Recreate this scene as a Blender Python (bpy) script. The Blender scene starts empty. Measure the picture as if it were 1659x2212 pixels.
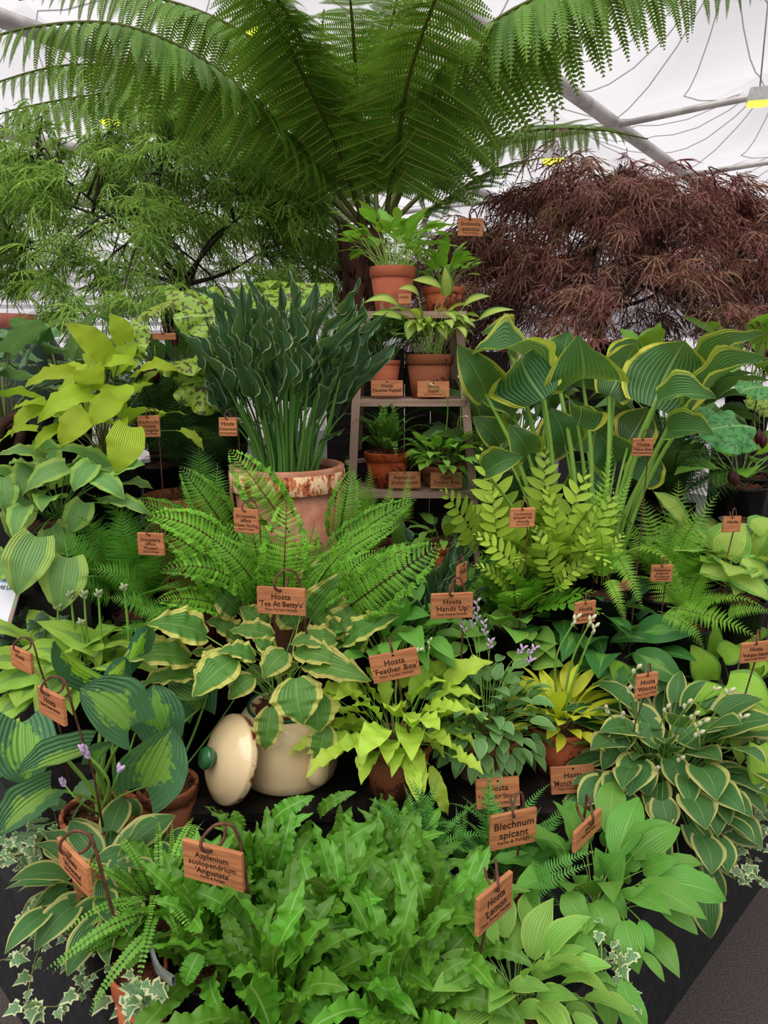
import bpy, bmesh, math, random
import numpy as np
from mathutils import Vector, Matrix
R = random.Random(7)
NR = np.random.default_rng(7)
sc = bpy.context.scene
COL = sc.collection
PI = math.pi
# ------------------------------------------------------------------ camera
F, PITCH, CZ = 1600.0, math.radians(11.8), 1.6
cam_d = bpy.data.cameras.new('camera'); cam = bpy.data.objects.new('camera', cam_d); COL.objects.link(cam)
cam_d.sensor_fit = 'VERTICAL'; cam_d.sensor_height = 36.0; cam_d.lens = 36.0*F/2212
cam.location = (0, 0, CZ); cam.rotation_euler = (PI/2-PITCH, 0, 0); cam_d.clip_end = 200
sc.camera = cam
# ------------------------------------------------------------------ sky, exposure
w = bpy.data.worlds.new('overcast_sky'); sc.world = w; w.use_nodes = True
bg = w.node_tree.nodes['Background']; bg.inputs[0].default_value = (1.0, 0.98, 0.97, 1); bg.inputs[1].default_value = 1.2
sun_d = bpy.data.lights.new('hazy_sun', 'SUN'); sun = bpy.data.objects.new('hazy_sun', sun_d); COL.objects.link(sun)
sun_d.energy = 12.0; sun_d.angle = math.radians(60); sun_d.color = (1.0, 0.97, 0.92)
sun.rotation_euler = (math.radians(28), math.radians(-14), 0); sun.location = (0, -4, 12)
sc.view_settings.view_transform = 'Standard'; sc.view_settings.look = 'None'
sc.view_settings.gamma = 1.0; sc.view_settings.use_curve_mapping = False
sc.view_settings.exposure = -0.48

# ------------------------------------------------------------------ pixel helpers
CP, SP = math.cos(PITCH), math.sin(PITCH)
def ray(x, y):
    a, b = (x-829.5)/F, -(y-1106.0)/F
    return Vector((a, CP+b*SP, -SP+b*CP))
def P(x, y, Y):
    d = ray(x, y); t = Y/d.y
    return Vector((0, 0, CZ))+d*t
def PZ(x, y, z):
    d = ray(x, y); t = (z-CZ)/d.z
    return Vector((0, 0, CZ))+d*t
def mpp(y, Y):
    return Y/ray(829.5, y).y/F
def support_z(p):
    s = p.y-0.735-abs(p.x+0.1)
    if 1.5 < p.y < 1.93 and -.45 < p.x < .5: return .59
    return 0.0 if s < 0 else 0.42 if s < 1.12 else 0.80 if s < 1.8 else 1.0

# ------------------------------------------------------------------ materials
def lin(h):
    h = h.lstrip('#'); c = [int(h[i:i+2], 16)/255 for i in (0, 2, 4)]
    return tuple((v/12.92 if v <= .04045 else ((v+.055)/1.055)**2.4) for v in c)+(1.0,)
class NT:
    def __init__(s, name):
        s.m = bpy.data.materials.new(name); s.m.use_nodes = True
        s.t = s.m.node_tree; s.t.nodes.clear()
        s.out = s.t.nodes.new('ShaderNodeOutputMaterial')
    def n(s, typ, ins=None, **kw):
        nd = s.t.nodes.new('ShaderNode'+typ)
        for k, v in kw.items(): setattr(nd, k, v)
        for k, v in (ins or {}).items(): s.set(nd, k, v)
        return nd
    def set(s, nd, k, v):
        if isinstance(v, bpy.types.NodeSocket): s.t.links.new(v, nd.inputs[k])
        else: nd.inputs[k].default_value = v
    def math(s, op, a, b=0.0, c=0.0, clamp=False):
        nd = s.n('Math', {0: a, 1: b, 2: c}, operation=op, use_clamp=clamp); return nd.outputs[0]
    def mix(s, f, a, b, blend='MIX'):
        nd = s.n('Mix', data_type='RGBA', blend_type=blend)
        s.set(nd, 0, f); s.set(nd, 6, a); s.set(nd, 7, b); return nd.outputs[2]
    def step(s, v, lo, hi):
        nd = s.n('MapRange', {0: v, 1: lo, 2: hi, 3: 0.0, 4: 1.0}, interpolation_type='SMOOTHSTEP'); return nd.outputs[0]
    def noise(s, vec, scale, detail=3.0, rough=.55):
        nd = s.n('TexNoise', {'Scale': scale, 'Detail': detail, 'Roughness': rough})
        if vec is not None: s.set(nd, 'Vector', vec)
        return nd.outputs[0]
    def scale(s, vec, sx, sy, sz=1):
        return s.n('Mapping', {0: vec, 3: (sx, sy, sz)}).outputs[0]
    def done(s, sh):
        s.t.links.new(sh, s.out.inputs[0]); return s.m
MATS = {}
def leaf_mat(name, base, margin=None, thr=.8, mn=.25, centre=None, cthr=.4, back=None, veins=9, vs=.5, rough=.42, trans=.28, jit=.35, mottle=None, vcol=.15, iso=False, spec=.38, rib=.5):
    t = NT(name); uv = t.n('TexCoord').outputs['UV']
    sep = t.n('SeparateXYZ', {0: uv}); u, v = sep.outputs[0], sep.outputs[1]
    a = t.math('MULTIPLY', t.math('ABSOLUTE', t.math('SUBTRACT', v, .5)), 2.0)
    oi = t.n('ObjectInfo'); att = t.n('Attribute', attribute_name='tint')
    rnd = t.math('FRACT', t.math('ADD', oi.outputs['Random'], att.outputs['Fac']))
    off = t.n('CombineXYZ', {0: t.math('MULTIPLY', rnd, 40.0), 1: 0.0, 2: 0.0}).outputs[0]
    uvo = t.n('VectorMath', {0: uv, 1: off}, operation='ADD').outputs[0]
    nz = t.math('SUBTRACT', t.noise(t.scale(uvo, 2.2, 16), 1.0, 3), .5)
    col = lin(base)
    nf = t.noise(t.scale(uvo, 3, 6), 1.5, 2)
    cc = t.mix(t.math('MULTIPLY', nf, .5), col, tuple(min(1, c*1.5) for c in col[:3])+(1,))
    if centre:
        if iso: nz = t.math('MULTIPLY', t.math('SUBTRACT', t.noise(t.scale(uvo, 6, 6), 1.0, 4, .7), .5), 3.2)
        am = t.math('ADD', t.math('ADD', a, t.math('MULTIPLY', nz, .55)), t.math('MULTIPLY', t.math('ABSOLUTE', t.math('SUBTRACT', u, .42)), .9))
        cc = t.mix(t.step(am, cthr+.06, cthr-.06), cc, lin(centre))
    if mottle:
        mz = t.noise(t.scale(uvo, 9, 9), 1.6, 2.5)
        cc = t.mix(t.step(mz, .52, .57), cc, lin(mottle))
    if margin:
        ends = t.math('MAXIMUM', t.math('MULTIPLY', t.math('SUBTRACT', u, .93), 4.0), t.math('MULTIPLY', t.math('SUBTRACT', .04, u), 2.0))
        am = t.math('ADD', t.math('ADD', a, t.math('MULTIPLY', nz, mn)), t.math('MAXIMUM', ends, 0.0))
        cc = t.mix(t.step(am, thr-.03, thr+.03), cc, lin(margin))
    vv = t.math('SINE', t.math('MULTIPLY', a, veins*PI*2))
    vein = t.step(vv, .75, 1.0)
    cc = t.mix(t.math('MULTIPLY', vein, vcol), cc, (.55, .72, .30, 1))
    cc = t.mix(t.math('MULTIPLY', t.step(a, .045 if rib < .6 else .13, .0), rib), cc, (.5, .68, .25, 1))
    hs = t.n('HueSaturation', {'Hue': t.math('ADD', .5, t.math('MULTIPLY', t.math('SUBTRACT', rnd, .5), .035)), 'Saturation': 1.0,
             'Value': t.math('ADD', 1.0-jit*.5, t.math('MULTIPLY', rnd, jit)), 'Fac': 1.0, 'Color': cc}).outputs[0]
    bf = t.n('NewGeometry').outputs['Backfacing']
    hs = t.mix(t.math('MULTIPLY', bf, .45), hs, lin(back) if back else (.22, .42, .11, 1))
    h = t.math('SUBTRACT', t.math('MULTIPLY', vv, -.5), t.math('MULTIPLY', nf, .6))
    bp = t.n('Bump', {'Strength': vs, 'Distance': .0022, 'Height': h}).outputs[0]
    pr = t.n('BsdfPrincipled', {'Base Color': hs, 'Roughness': rough, 'Specular IOR Level': spec, 'Normal': bp})
    tr = t.n('BsdfTranslucent', {'Color': t.mix(.35, hs, (.45, .75, .08, 1))})
    mx = t.n('MixShader', {0: trans, 1: pr.outputs[0], 2: tr.outputs[0]})
    MATS[name] = t.done(mx.outputs[0]); return MATS[name]
def plain_leaf(name, c1, c2, rough=.5, trans=.3, jit=.5, spec=.3):
    t = NT(name); oi = t.n('ObjectInfo'); att = t.n('Attribute', attribute_name='tint')
    rnd = t.math('FRACT', t.math('ADD', oi.outputs['Random'], att.outputs['Fac']))
    pos = t.n('TexCoord').outputs['Object']
    nz = t.noise(pos, 9.0, 3)
    f = t.math('ADD', t.math('MULTIPLY', rnd, .6), t.math('MULTIPLY', nz, .4))
    c = t.mix(f, lin(c1), lin(c2))
    c = t.n('HueSaturation', {'Value': t.math('ADD', 1-jit*.5, t.math('MULTIPLY', rnd, jit)), 'Color': c}).outputs[0]
    pr = t.n('BsdfPrincipled', {'Base Color': c, 'Roughness': rough, 'Specular IOR Level': spec})
    tr = t.n('BsdfTranslucent', {'Color': t.mix(.3, c, (.4, .7, .06, 1)) if trans > .2 else c})
    mx = t.n('MixShader', {0: trans, 1: pr.outputs[0], 2: tr.outputs[0]})
    MATS[name] = t.done(mx.outputs[0]); return MATS[name]
def solid(name, c1, c2=None, scale=8.0, rough=.7, spec=.3, metal=0.0, bump=0.0, stretch=(1, 1, 1), lo=.35, hi=.65, detail=4, coord='Object', emit=None, es=0.0, coat=0.0):
    t = NT(name); pos = t.n('TexCoord').outputs[coord]
    pos = t.scale(pos, *stretch); nz = t.noise(pos, scale, detail)
    c = t.mix(t.step(nz, lo, hi), lin(c1), lin(c2 or c1))
    pr = t.n('BsdfPrincipled', {'Base Color': c, 'Roughness': rough, 'Specular IOR Level': spec, 'Metallic': metal, 'Coat Weight': coat})
    if bump: t.set(pr, 'Normal', t.n('Bump', {'Strength': bump, 'Distance': .004, 'Height': nz}).outputs[0])
    if emit: t.set(pr, 'Emission Color', lin(emit)); t.set(pr, 'Emission Strength', es)
    MATS[name] = t.done(pr.outputs[0]); return MATS[name]

# setting
def tent_mat():
    t = NT('tent_fabric'); pos = t.n('TexCoord').outputs['Object']
    nz = t.noise(pos, .6, 3); c = t.mix(nz, (.40, .39, .42, 1), (.48, .47, .50, 1))
    d = t.n('BsdfDiffuse', {'Color': c}); tl = t.n('BsdfTranslucent', {'Color': c}); tp = t.n('BsdfTransparent', {'Color': (.95, .94, .96, 1)})
    m1 = t.n('MixShader', {0: .7, 1: d.outputs[0], 2: tl.outputs[0]})
    m2 = t.n('MixShader', {0: .36, 1: m1.outputs[0], 2: tp.outputs[0]})
    MATS['tent'] = t.done(m2.outputs[0])
tent_mat()
def seam_mat():
    t = NT('seam'); tl = t.n('BsdfTranslucent', {'Color': (.5, .49, .5, 1)}); d = t.n('BsdfDiffuse', {'Color': (.5, .5, .5, 1)}); tp = t.n('BsdfTransparent', {'Color': (.8, .8, .8, 1)})
    m = t.n('MixShader', {0: .5, 1: d.outputs[0], 2: tl.outputs[0]}); MATS['seam'] = t.done(t.n('MixShader', {0: .45, 1: m.outputs[0], 2: tp.outputs[0]}).outputs[0])
seam_mat()
solid('beam', '#b4b0ac', '#8f8b88', 2, .45, metal=.3)
solid('wallfab', '#e9e8ec', '#dcdbe2', 1.5, .8)
solid('asphalt', '#3a3432', '#5a524e', 190, .9, bump=1.0, lo=.3, hi=.75)
solid('plinth', '#1d1e20', '#26272a', 30, .6, bump=.1)
solid('blackbox', '#100e0e', '#2c2422', 14, .5, bump=.15, lo=.45, hi=.75)
solid('blackpot', '#111112', '#1c1c1d', 10, .5)
solid('bark', '#3a2117', '#5b3422', 60, .9, bump=.8)
solid('barkchip', '#6b4130', '#3d2318', 70, .9)
solid('trunk', '#2a1813', '#4a2c20', 25, .95, bump=1.0, stretch=(1, 1, .3))
solid('twig', '#2a241e', '#3d3428', 20, .8)
solid('rod', '#6a4130', '#4a3026', 60, .6, bump=.2)
solid('text', '#2c1509', '#331a0c', 30, .8)
solid('hole', '#0c0705', '#0c0705', 5, .9)
solid('zinc', '#b9bcbe', '#94989a', 12, .35, metal=.7)
solid('enamelgreen', '#2c6a3c', '#285f37', 6, .22, spec=.5, coat=.5)
solid('bud', '#d9cdbb', '#c9d0a0', 40, .6)
solid('greenbud', '#a8b088', '#8a9a70', 40, .6)
solid('lilac', '#a98bb5', '#cdb9d4', 30, .6)
solid('darkred', '#4a0d1d', '#2b0913', 20, .4)
solid('redstem', '#6b4034', '#4f5a2a', 15, .6)
def wood_mat(name, c1, c2, sc=1.0, rough=.65):
    t = NT(name); pos = t.n('TexCoord').outputs['Object']
    oi = t.n('ObjectInfo').outputs['Random']
    off = t.n('CombineXYZ', {0: t.math('MULTIPLY', oi, 9.0), 1: t.math('MULTIPLY', oi, 5.0), 2: t.math('MULTIPLY', oi, 7.0)}).outputs[0]
    p = t.n('VectorMath', {0: pos, 1: off}, operation='ADD').outputs[0]
    nz = t.noise(t.scale(p, 12*sc, 60*sc, 190*sc), 1.0, 4)
    nz2 = t.noise(t.scale(p, 5*sc, 20*sc, 45*sc), 1.0, 2)
    c = t.mix(t.step(nz, .35, .7), lin(c1), lin(c2)); c = t.mix(t.math('MULTIPLY', nz2, .5), c, lin(c2))
    c = t.n('HueSaturation', {'Value': t.math('ADD', .82, t.math('MULTIPLY', oi, .36)), 'Saturation': .95, 'Color': c}).outputs[0]
    bp = t.n('Bump', {'Strength': .25, 'Distance': .001, 'Height': nz}).outputs[0]
    pr = t.n('BsdfPrincipled', {'Base Color': c, 'Roughness': rough, 'Specular IOR Level': .3, 'Normal': bp})
    MATS[name] = t.done(pr.outputs[0])
wood_mat('tagwood', '#c67f4a', '#985a32')
wood_mat('ladderwood', '#b49684', '#82685a', .35, .8)
def terracotta(name, c1, c2, dust=.0, moss=.0, dark=.0, rust=None):
    t = NT(name); pos = t.n('TexCoord').outputs['Object']
    z = t.n('SeparateXYZ', {0: pos}).outputs[2]
    nz = t.noise(pos, 22, 4); n2 = t.noise(pos, 9, 5, .65); n3 = t.noise(pos, 90, 2)
    c = t.mix(t.step(nz, .3, .7), lin(c1), lin(c2))
    if rust:
        r = t.noise(t.scale(pos, 1, 1, .55), 34, 5, .7)
        c = t.mix(t.step(r, .46, .52), lin(rust), lin('#b5623a')); c = t.mix(t.step(r, .55, .6), c, lin('#5a2a1c'))
    if dust: c = t.mix(t.math('MULTIPLY', t.step(t.math('SUBTRACT', n2, t.math('MULTIPLY', z, 3.2)), .52-dust, .66-dust), .75), c, lin('#d3c3b4'))
    if moss: c = t.mix(t.math('MULTIPLY', t.step(t.math('SUBTRACT', nz, t.math('MULTIPLY', z, 4.0)), .45-moss, .55-moss), .85), c, lin('#4a5a22'))
    if dark: c = t.mix(t.math('MULTIPLY', t.step(t.math('ADD', n2, t.math('MULTIPLY', n3, .3)), .72-dark, .78-dark), .8), c, lin('#3a2119'))
    bp = t.n('Bump', {'Strength': .25, 'Distance': .003, 'Height': t.math('ADD', nz, n3)}).outputs[0]
    pr = t.n('BsdfPrincipled', {'Base Color': c, 'Roughness': .82, 'Specular IOR Level': .25, 'Normal': bp})
    MATS[name] = t.done(pr.outputs[0])
terracotta('terra', '#b8623f', '#a85638', dark=.06)
terracotta('terra_white', '#b9664a', '#a85a40', dust=.10)
terracotta('terra_old', '#94583a', '#8a5138', dark=.05)
terracotta('terra_moss', '#a86a4e', '#9a5a40', dust=.16, moss=.06)
terracotta('terra_orange', '#b4512b', '#a2451f', dark=.08)
terracotta('terra_pale', '#c08766', '#b57a58', dust=.02)
terracotta('terra_big', '#c08a72', '#a86c50', dust=.10)
terracotta('rustband', '#c08a72', '#a86c50', rust='#e3c49a')
def enamel():
    t = NT('enamel'); pos = t.n('TexCoord').outputs['Object']
    n1 = t.noise(pos, 13, 3)
    c = t.mix(t.step(n1, .73, .76), lin('#e6cba0'), lin('#7a3a16'))
    pr = t.n('BsdfPrincipled', {'Base Color': c, 'Roughness': .2, 'Specular IOR Level': .5, 'Coat Weight': .35, 'Coat Roughness': .08})
    MATS['enamel'] = t.done(pr.outputs[0])
enamel()
# foliage
leaf_mat('betty', '#487a2e', margin='#f4de78', thr=.68, mn=.55, veins=6, vs=.6, vcol=.05, back='#6a9446')
leaf_mat('boa', '#b4d43c', veins=5, vs=.35, back='#c0dc60', vcol=.05, trans=.34)
leaf_mat('munchkin', '#d6de34', veins=4, vs=.3, back='#d6da50', vcol=.05, trans=.34)
leaf_mat('starstruck', '#4d7a50', margin='#a8c27c', thr=.86, mn=.1, veins=4, vs=.3)
leaf_mat('winsome', '#3f6c38', margin='#f0e08a', thr=.79, mn=.3, veins=6, vs=.5, vcol=.05, back='#4f7c44')
leaf_mat('yriver', '#2f5f30', margin='#d9d94a', thr=.83, mn=.3, veins=9, vs=.7, back='#44742a', vcol=.4, trans=.3)
leaf_mat('praying', '#244a32', margin='#c6d8a0', thr=.91, mn=.05, veins=5, vs=.8, back='#3a6a44', rough=.38, jit=.3)
leaf_mat('bluecup', '#2e6244', centre='#8ec22e', cthr=.55, veins=6, vs=.9, back='#5d8a5c', jit=.25, vcol=.04, iso=True)
leaf_mat('june', '#9fc84a', centre='#4a7f54', cthr=.33, veins=7, vs=.5, back='#9cc050')
leaf_mat('chart', '#aecb2e', veins=9, vs=.7, back='#a8c234', vcol=.06, trans=.36)
leaf_mat('vareg', '#5f9150', margin='#aed056', thr=.62, mn=.35, veins=8, vs=.6)
leaf_mat('bluegrey', '#5a8458', veins=9, vs=.7, back='#7a9c70')
leaf_mat('volcano', '#8cbc34', margin='#3c7434', thr=.84, mn=.3, veins=7, vs=.6, back='#8cba40')
leaf_mat('justine', '#2f6b30', centre='#78ac44', cthr=.34, veins=7, vs=.6, back='#3f7a34', jit=.3)
leaf_mat('plainhosta', '#559334', veins=6, vs=.45, back='#78ac4c', vcol=.07)
leaf_mat('limehosta', '#84b83c', margin='#b5d45a', thr=.85, mn=.1, veins=5, vs=.4)
leaf_mat('palehosta', '#c4d65a', margin='#7cb03a', thr=.66, mn=.4, veins=7, vs=.6)
leaf_mat('sizzle', '#d4d860', margin='#5f9a30', thr=.66, mn=.35, veins=5, vs=.5)
leaf_mat('darkhosta', '#27502e', veins=6, vs=.7, jit=.3)
leaf_mat('brighthosta', '#86bd34', veins=5, vs=.4, vcol=.06)
leaf_mat('podo', '#86a436', mottle='#4d4a26', veins=3, vs=.2, vcol=.05, jit=.3)
leaf_mat('podogreen', '#4f8a48', mottle='#3a6a38', veins=3, vs=.2, vcol=.05, jit=.3)
leaf_mat('strap', '#5a9026', veins=14, vs=.3, back='#5f9a2c', rough=.34, jit=1.05, vcol=.03, spec=.5, rib=.75)
leaf_mat('ivy', '#5f8258', margin='#ccd2a0', thr=.72, mn=.4, veins=3, vs=.2)
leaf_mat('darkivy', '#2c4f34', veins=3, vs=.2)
plain_leaf('treefern', '#527c24', '#66902c', jit=.35, trans=.28)
plain_leaf('pinnarib', '#8f9a3c', '#a0a848', jit=.2, trans=0.0)
plain_leaf('treefernstem', '#5f6a2e', '#4a3f20', jit=.3, trans=.0)
plain_leaf('dryo', '#4a8a2a', '#66a83a')
plain_leaf('crest', '#5c9a28', '#82bc3a')
plain_leaf('softfern', '#7ab43a', '#96cc48')
plain_leaf('blech', '#3f7f38', '#5fa448', rough=.42)
plain_leaf('tricho', '#62a034', '#7cb440')
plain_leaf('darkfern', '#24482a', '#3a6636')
plain_leaf('cyrt', '#86aa30', '#a8c444')
plain_leaf('tricho_dark', '#467a30', '#6a9e40')
plain_leaf('darkrachis', '#3a2416', '#4a3018', trans=0.0)
plain_leaf('greenrachis', '#6a8a30', '#7a6a2a', trans=0.0)
plain_leaf('maplegreen', '#6a9a3c', '#9cbc54', jit=.6, trans=.38)
plain_leaf('maplered', '#9a4e5a', '#84704e', jit=.6, trans=.19)
plain_leaf('stalk', '#86ae4a', '#74a040', trans=.0, jit=.3)
plain_leaf('darkstalk', '#5d8a3c', '#4f7f38', trans=.0, jit=.3)
plain_leaf('palestalk', '#a8c468', '#98b858', trans=.0, jit=.3)
plain_leaf('brownstalk', '#5a4a34', '#6a7a3c', trans=.0, jit=.3)

# ------------------------------------------------------------------ mesh helpers
def mesh(name, V, Fc, mats, uv=None, mi=None, smooth=True, tint=None):
    me = bpy.data.meshes.new(name)
    me.from_pydata(np.asarray(V, float).tolist(), [], Fc if isinstance(Fc, list) else Fc.tolist())
    for m in (mats if isinstance(mats, (list, tuple)) else [mats]): me.materials.append(MATS[m] if isinstance(m, str) else m)
    if mi is not None: me.polygons.foreach_set('material_index', np.asarray(mi, dtype=np.int32))
    if smooth: me.polygons.foreach_set('use_smooth', np.ones(len(me.polygons), dtype=bool))
    if uv is not None:
        l = me.uv_layers.new(name='UVMap'); vi = np.zeros(len(me.loops), dtype=np.int32); me.loops.foreach_get('vertex_index', vi)
        l.data.foreach_set('uv', np.asarray(uv, float)[vi].ravel())
    if tint is not None:
        a = me.attributes.new('tint', 'FLOAT', 'POINT'); a.data.foreach_set('value', np.asarray(tint, float))
    me.update(); return me
def ob(name, me, parent=None, M=None):
    o = bpy.data.objects.new(name, me); COL.objects.link(o)
    if parent is not None: o.parent = parent
    if M is not None:
        if parent is not None: M = WORLD[parent.name].inverted() @ M
        o.matrix_basis = M
        WORLD[o.name] = (WORLD[parent.name] @ M) if parent is not None else M
    else:
        WORLD[o.name] = WORLD[parent.name] if parent is not None else Matrix.Identity(4)
    return o
WORLD = {}
def thing(name, label, cat, loc, group=None):
    o = ob(name, None, None, Matrix.Translation(loc)); tag(o, label, cat, group); o.empty_display_size = .05; return o
def tag(o, label=None, cat=None, group=None, kind=None):
    for k, v in (('label', label), ('category', cat), ('group', group), ('kind', kind)):
        if v: o[k] = v
    return o
def frame(A, B, up, sy=1.0, sz=1.0, sx=None):
    X = Vector(B)-Vector(A); L = X.length or 1e-6; X = X/L
    Z = Vector(up); Z = Z-X*Z.dot(X)
    if Z.length < 1e-4: Z = X.orthogonal()
    Z.normalize(); Y = Z.cross(X); sx = L if sx is None else sx
    M = Matrix(((X.x*sx, Y.x*sy, Z.x*sz, A[0]), (X.y*sx, Y.y*sy, Z.y*sz, A[1]), (X.z*sx, Y.z*sy, Z.z*sz, A[2]), (0, 0, 0, 1)))
    return M
def place(name, me, A, B, up, width, parent, hz=1.0):
    L = (Vector(B)-Vector(A)).length
    return ob(name, me, parent, frame(A, B, up, width, L*hz))
def lathe(prof, n=32, cap=True):
    V, Fc = [], []
    for r, z in prof:
        for i in range(n): a = 2*PI*i/n; V.append((r*math.cos(a), r*math.sin(a), z))
    for j in range(len(prof)-1):
        for i in range(n):
            k = (i+1) % n; Fc.append((j*n+i, j*n+k, (j+1)*n+k, (j+1)*n+i))
    return V, Fc
def tube(pts, rad, n=6, caps=True):
    pts = [Vector(p) for p in pts]; V, Fc = [], []
    rads = rad if isinstance(rad, (list, tuple)) else [rad]*len(pts)
    up = None
    for i, p in enumerate(pts):
        T = (pts[min(i+1, len(pts)-1)]-pts[max(i-1, 0)]).normalized()
        if up is None: up = T.orthogonal().normalized()
        up = (up-T*up.dot(T)); up = up.normalized() if up.length > 1e-5 else T.orthogonal().normalized()
        s = T.cross(up)
        for k in range(n):
            a = 2*PI*k/n; V.append(tuple(p+(up*math.cos(a)+s*math.sin(a))*rads[i]))
    for i in range(len(pts)-1):
        for k in range(n):
            q = (k+1) % n; Fc.append((i*n+k, i*n+q, (i+1)*n+q, (i+1)*n+k))
    if caps: Fc.append(tuple(range(n))[::-1]); Fc.append(tuple((len(pts)-1)*n+k for k in range(n)))
    return V, Fc
def bez(p, n=12):
    p = [Vector(q) for q in p]
    if len(p) == 2: return [p[0].lerp(p[1], i/n) for i in range(n+1)]
    out = []                                            # Catmull-Rom through the points
    q = [p[0]*2-p[1]]+p+[p[-1]*2-p[-2]]
    per = max(2, n//(len(p)-1))
    for k in range(1, len(q)-2):
        for i in range(per):
            t = i/per; a, b, c, d = q[k-1], q[k], q[k+1], q[k+2]
            out.append(.5*((2*b)+(c-a)*t+(2*a-5*b+4*c-d)*t*t+(3*b-a-3*c+d)*t**3))
    out.append(p[-1]); return out
def box(x0, x1, y0, y1, z0, z1):
    V = [(x, y, z) for z in (z0, z1) for y in (y0, y1) for x in (x0, x1)]
    return V, [(0, 2, 3, 1), (4, 5, 7, 6), (0, 1, 5, 4), (2, 6, 7, 3), (0, 4, 6, 2), (1, 3, 7, 5)]
class Acc:
    def __init__(s): s.V, s.F, s.mi, s.t, s.n = [], [], [], [], 0
    def add(s, V, Fc, mi=0, tint=0.0):
        s.V += [tuple(v) for v in V]; n = s.n
        s.F += [tuple(i+n for i in f) for f in Fc]; s.mi += [mi]*len(Fc) if isinstance(mi, int) else list(mi)
        s.t += [tint]*len(V); s.n += len(V)
    def mesh(s, name, mats, smooth=True): return mesh(name, s.V, s.F, mats, mi=s.mi, smooth=smooth, tint=s.t)
def bevel_box(name, sx, sy, sz, b, mat):
    bm = bmesh.new(); bmesh.ops.create_cube(bm, size=1.0)
    bmesh.ops.scale(bm, vec=(sx, sy, sz), verts=bm.verts)
    if b: bmesh.ops.bevel(bm, geom=list(bm.edges), offset=b, segments=1, affect='EDGES')
    me = bpy.data.meshes.new(name); bm.to_mesh(me); bm.free(); me.materials.append(MATS[mat]); return me
# ------------------------------------------------------------------ the setting
V, Fc = box(-40, 40, -6, 60, -.1, 0)
tag(ob('floor', mesh('floor', V, Fc, 'asphalt', smooth=False)), 'dark grainy tarmac floor around the plant display', None, None, 'structure')
# tent roof: square bays of fabric rising to a hub, on beams
b = Vector((2.55, 3.5, 0)); q = Vector((3.5, -2.55, 0)); O = Vector((3.85, 13.4, 5.5))
A = Acc(); S = Acc(); nb = 0
for i in range(-5, 6):
    for j in range(-6, 4):
        o = O+b*i+q*j
        c = o+(b+q)*.5
        if not (-22 < c.x < 22 and -7 < c.y < 34): continue
        rim = []
        for e, (s, d) in enumerate(((o, b), (o+b, q), (o+b+q, -b), (o+q, -q))):
            rim += [s+d*(k/8) for k in range(8)]
        rings = []
        for tt in (0, .15, .35, .6, .82, .93):
            ring = []
            for k, r in enumerate(rim):
                p = r.lerp(c, tt); edge = math.sin((k % 8)/8*PI)
                p.z = 5.5+1.1*(tt**1.9)+edge*.22*(1-tt)**2
                ring.append(p)
            rings.append(ring)
        V = [p for r in rings for p in r]; Fq = []
        for a in range(len(rings)-1):
            for k in range(32): Fq.append((a*32+k, a*32+(k+1) % 32, (a+1)*32+(k+1) % 32, (a+1)*32+k))
        V.append(Vector((c.x, c.y, 6.66))); Fq += [(5*32+k, 5*32+(k+1) % 32, len(V)-1) for k in range(32)]
        A.add(V, Fq)
        if (c-Vector((2, 12, 0))).length < 16:
            for k in range(0, 32, 2):
                S.add(*tube([rings[a][k]-Vector((0, 0, .03)) for a in range(6)], .010, 4, False))
            S.add(*tube([rings[5][k % 32]-Vector((0, 0, .03)) for k in range(0, 33, 2)], .02, 4, False))
ceil = tag(ob('ceiling', A.mesh('ceiling', ['tent'])), 'white peaked tent roof fabric with radiating seams', None, None, 'structure')
ob('seam', S.mesh('seam', ['seam']), ceil)
nb = 0
for j in range(-3, 3):
    for (s, e, r) in ((O+q*j+b*-5, O+q*j+b*5, .11),):
        nb += 1
        s = s-Vector((0, 0, .1)); e = e-Vector((0, 0, .1))
        o = ob('trim_%d' % nb, mesh('beam', *tube([s, e], r, 8), 'beam'))
        tag(o, 'grey steel roof beam holding the tent fabric', None, None, 'structure')
for i in range(-3, 5):
    for j in range(-3, 3):
        nb += 1; s = O+b*i+q*j-Vector((0, 0, .12)); e = s+q
        tag(ob('trim_%d' % nb, mesh('strut', *tube(bez([s, s.lerp(e, .5)+Vector((0, 0, .05)), e], 6), .055, 8), 'beam')), 'thin grey steel roof strut between two beams', None, None, 'structure')
# marquee walls far behind
V, Fc = box(-22, 22, 33.9, 34.1, 0, 6.2); tag(ob('wall_back', mesh('wall_back', V, Fc, 'tent', smooth=False)), 'white fabric back wall of the tent', None, None, 'structure')
V, Fc = box(-22.2, -22, -6, 34, 0, 6.2); tag(ob('wall_left', mesh('wall_left', V, Fc, 'tent', smooth=False)), 'white fabric side wall of the tent', None, None, 'structure')
V, Fc = box(22, 22.2, -6, 34, 0, 6.2); tag(ob('wall_right', mesh('wall_right', V, Fc, 'tent', smooth=False)), 'white fabric side wall of the tent', None, None, 'structure')
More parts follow.
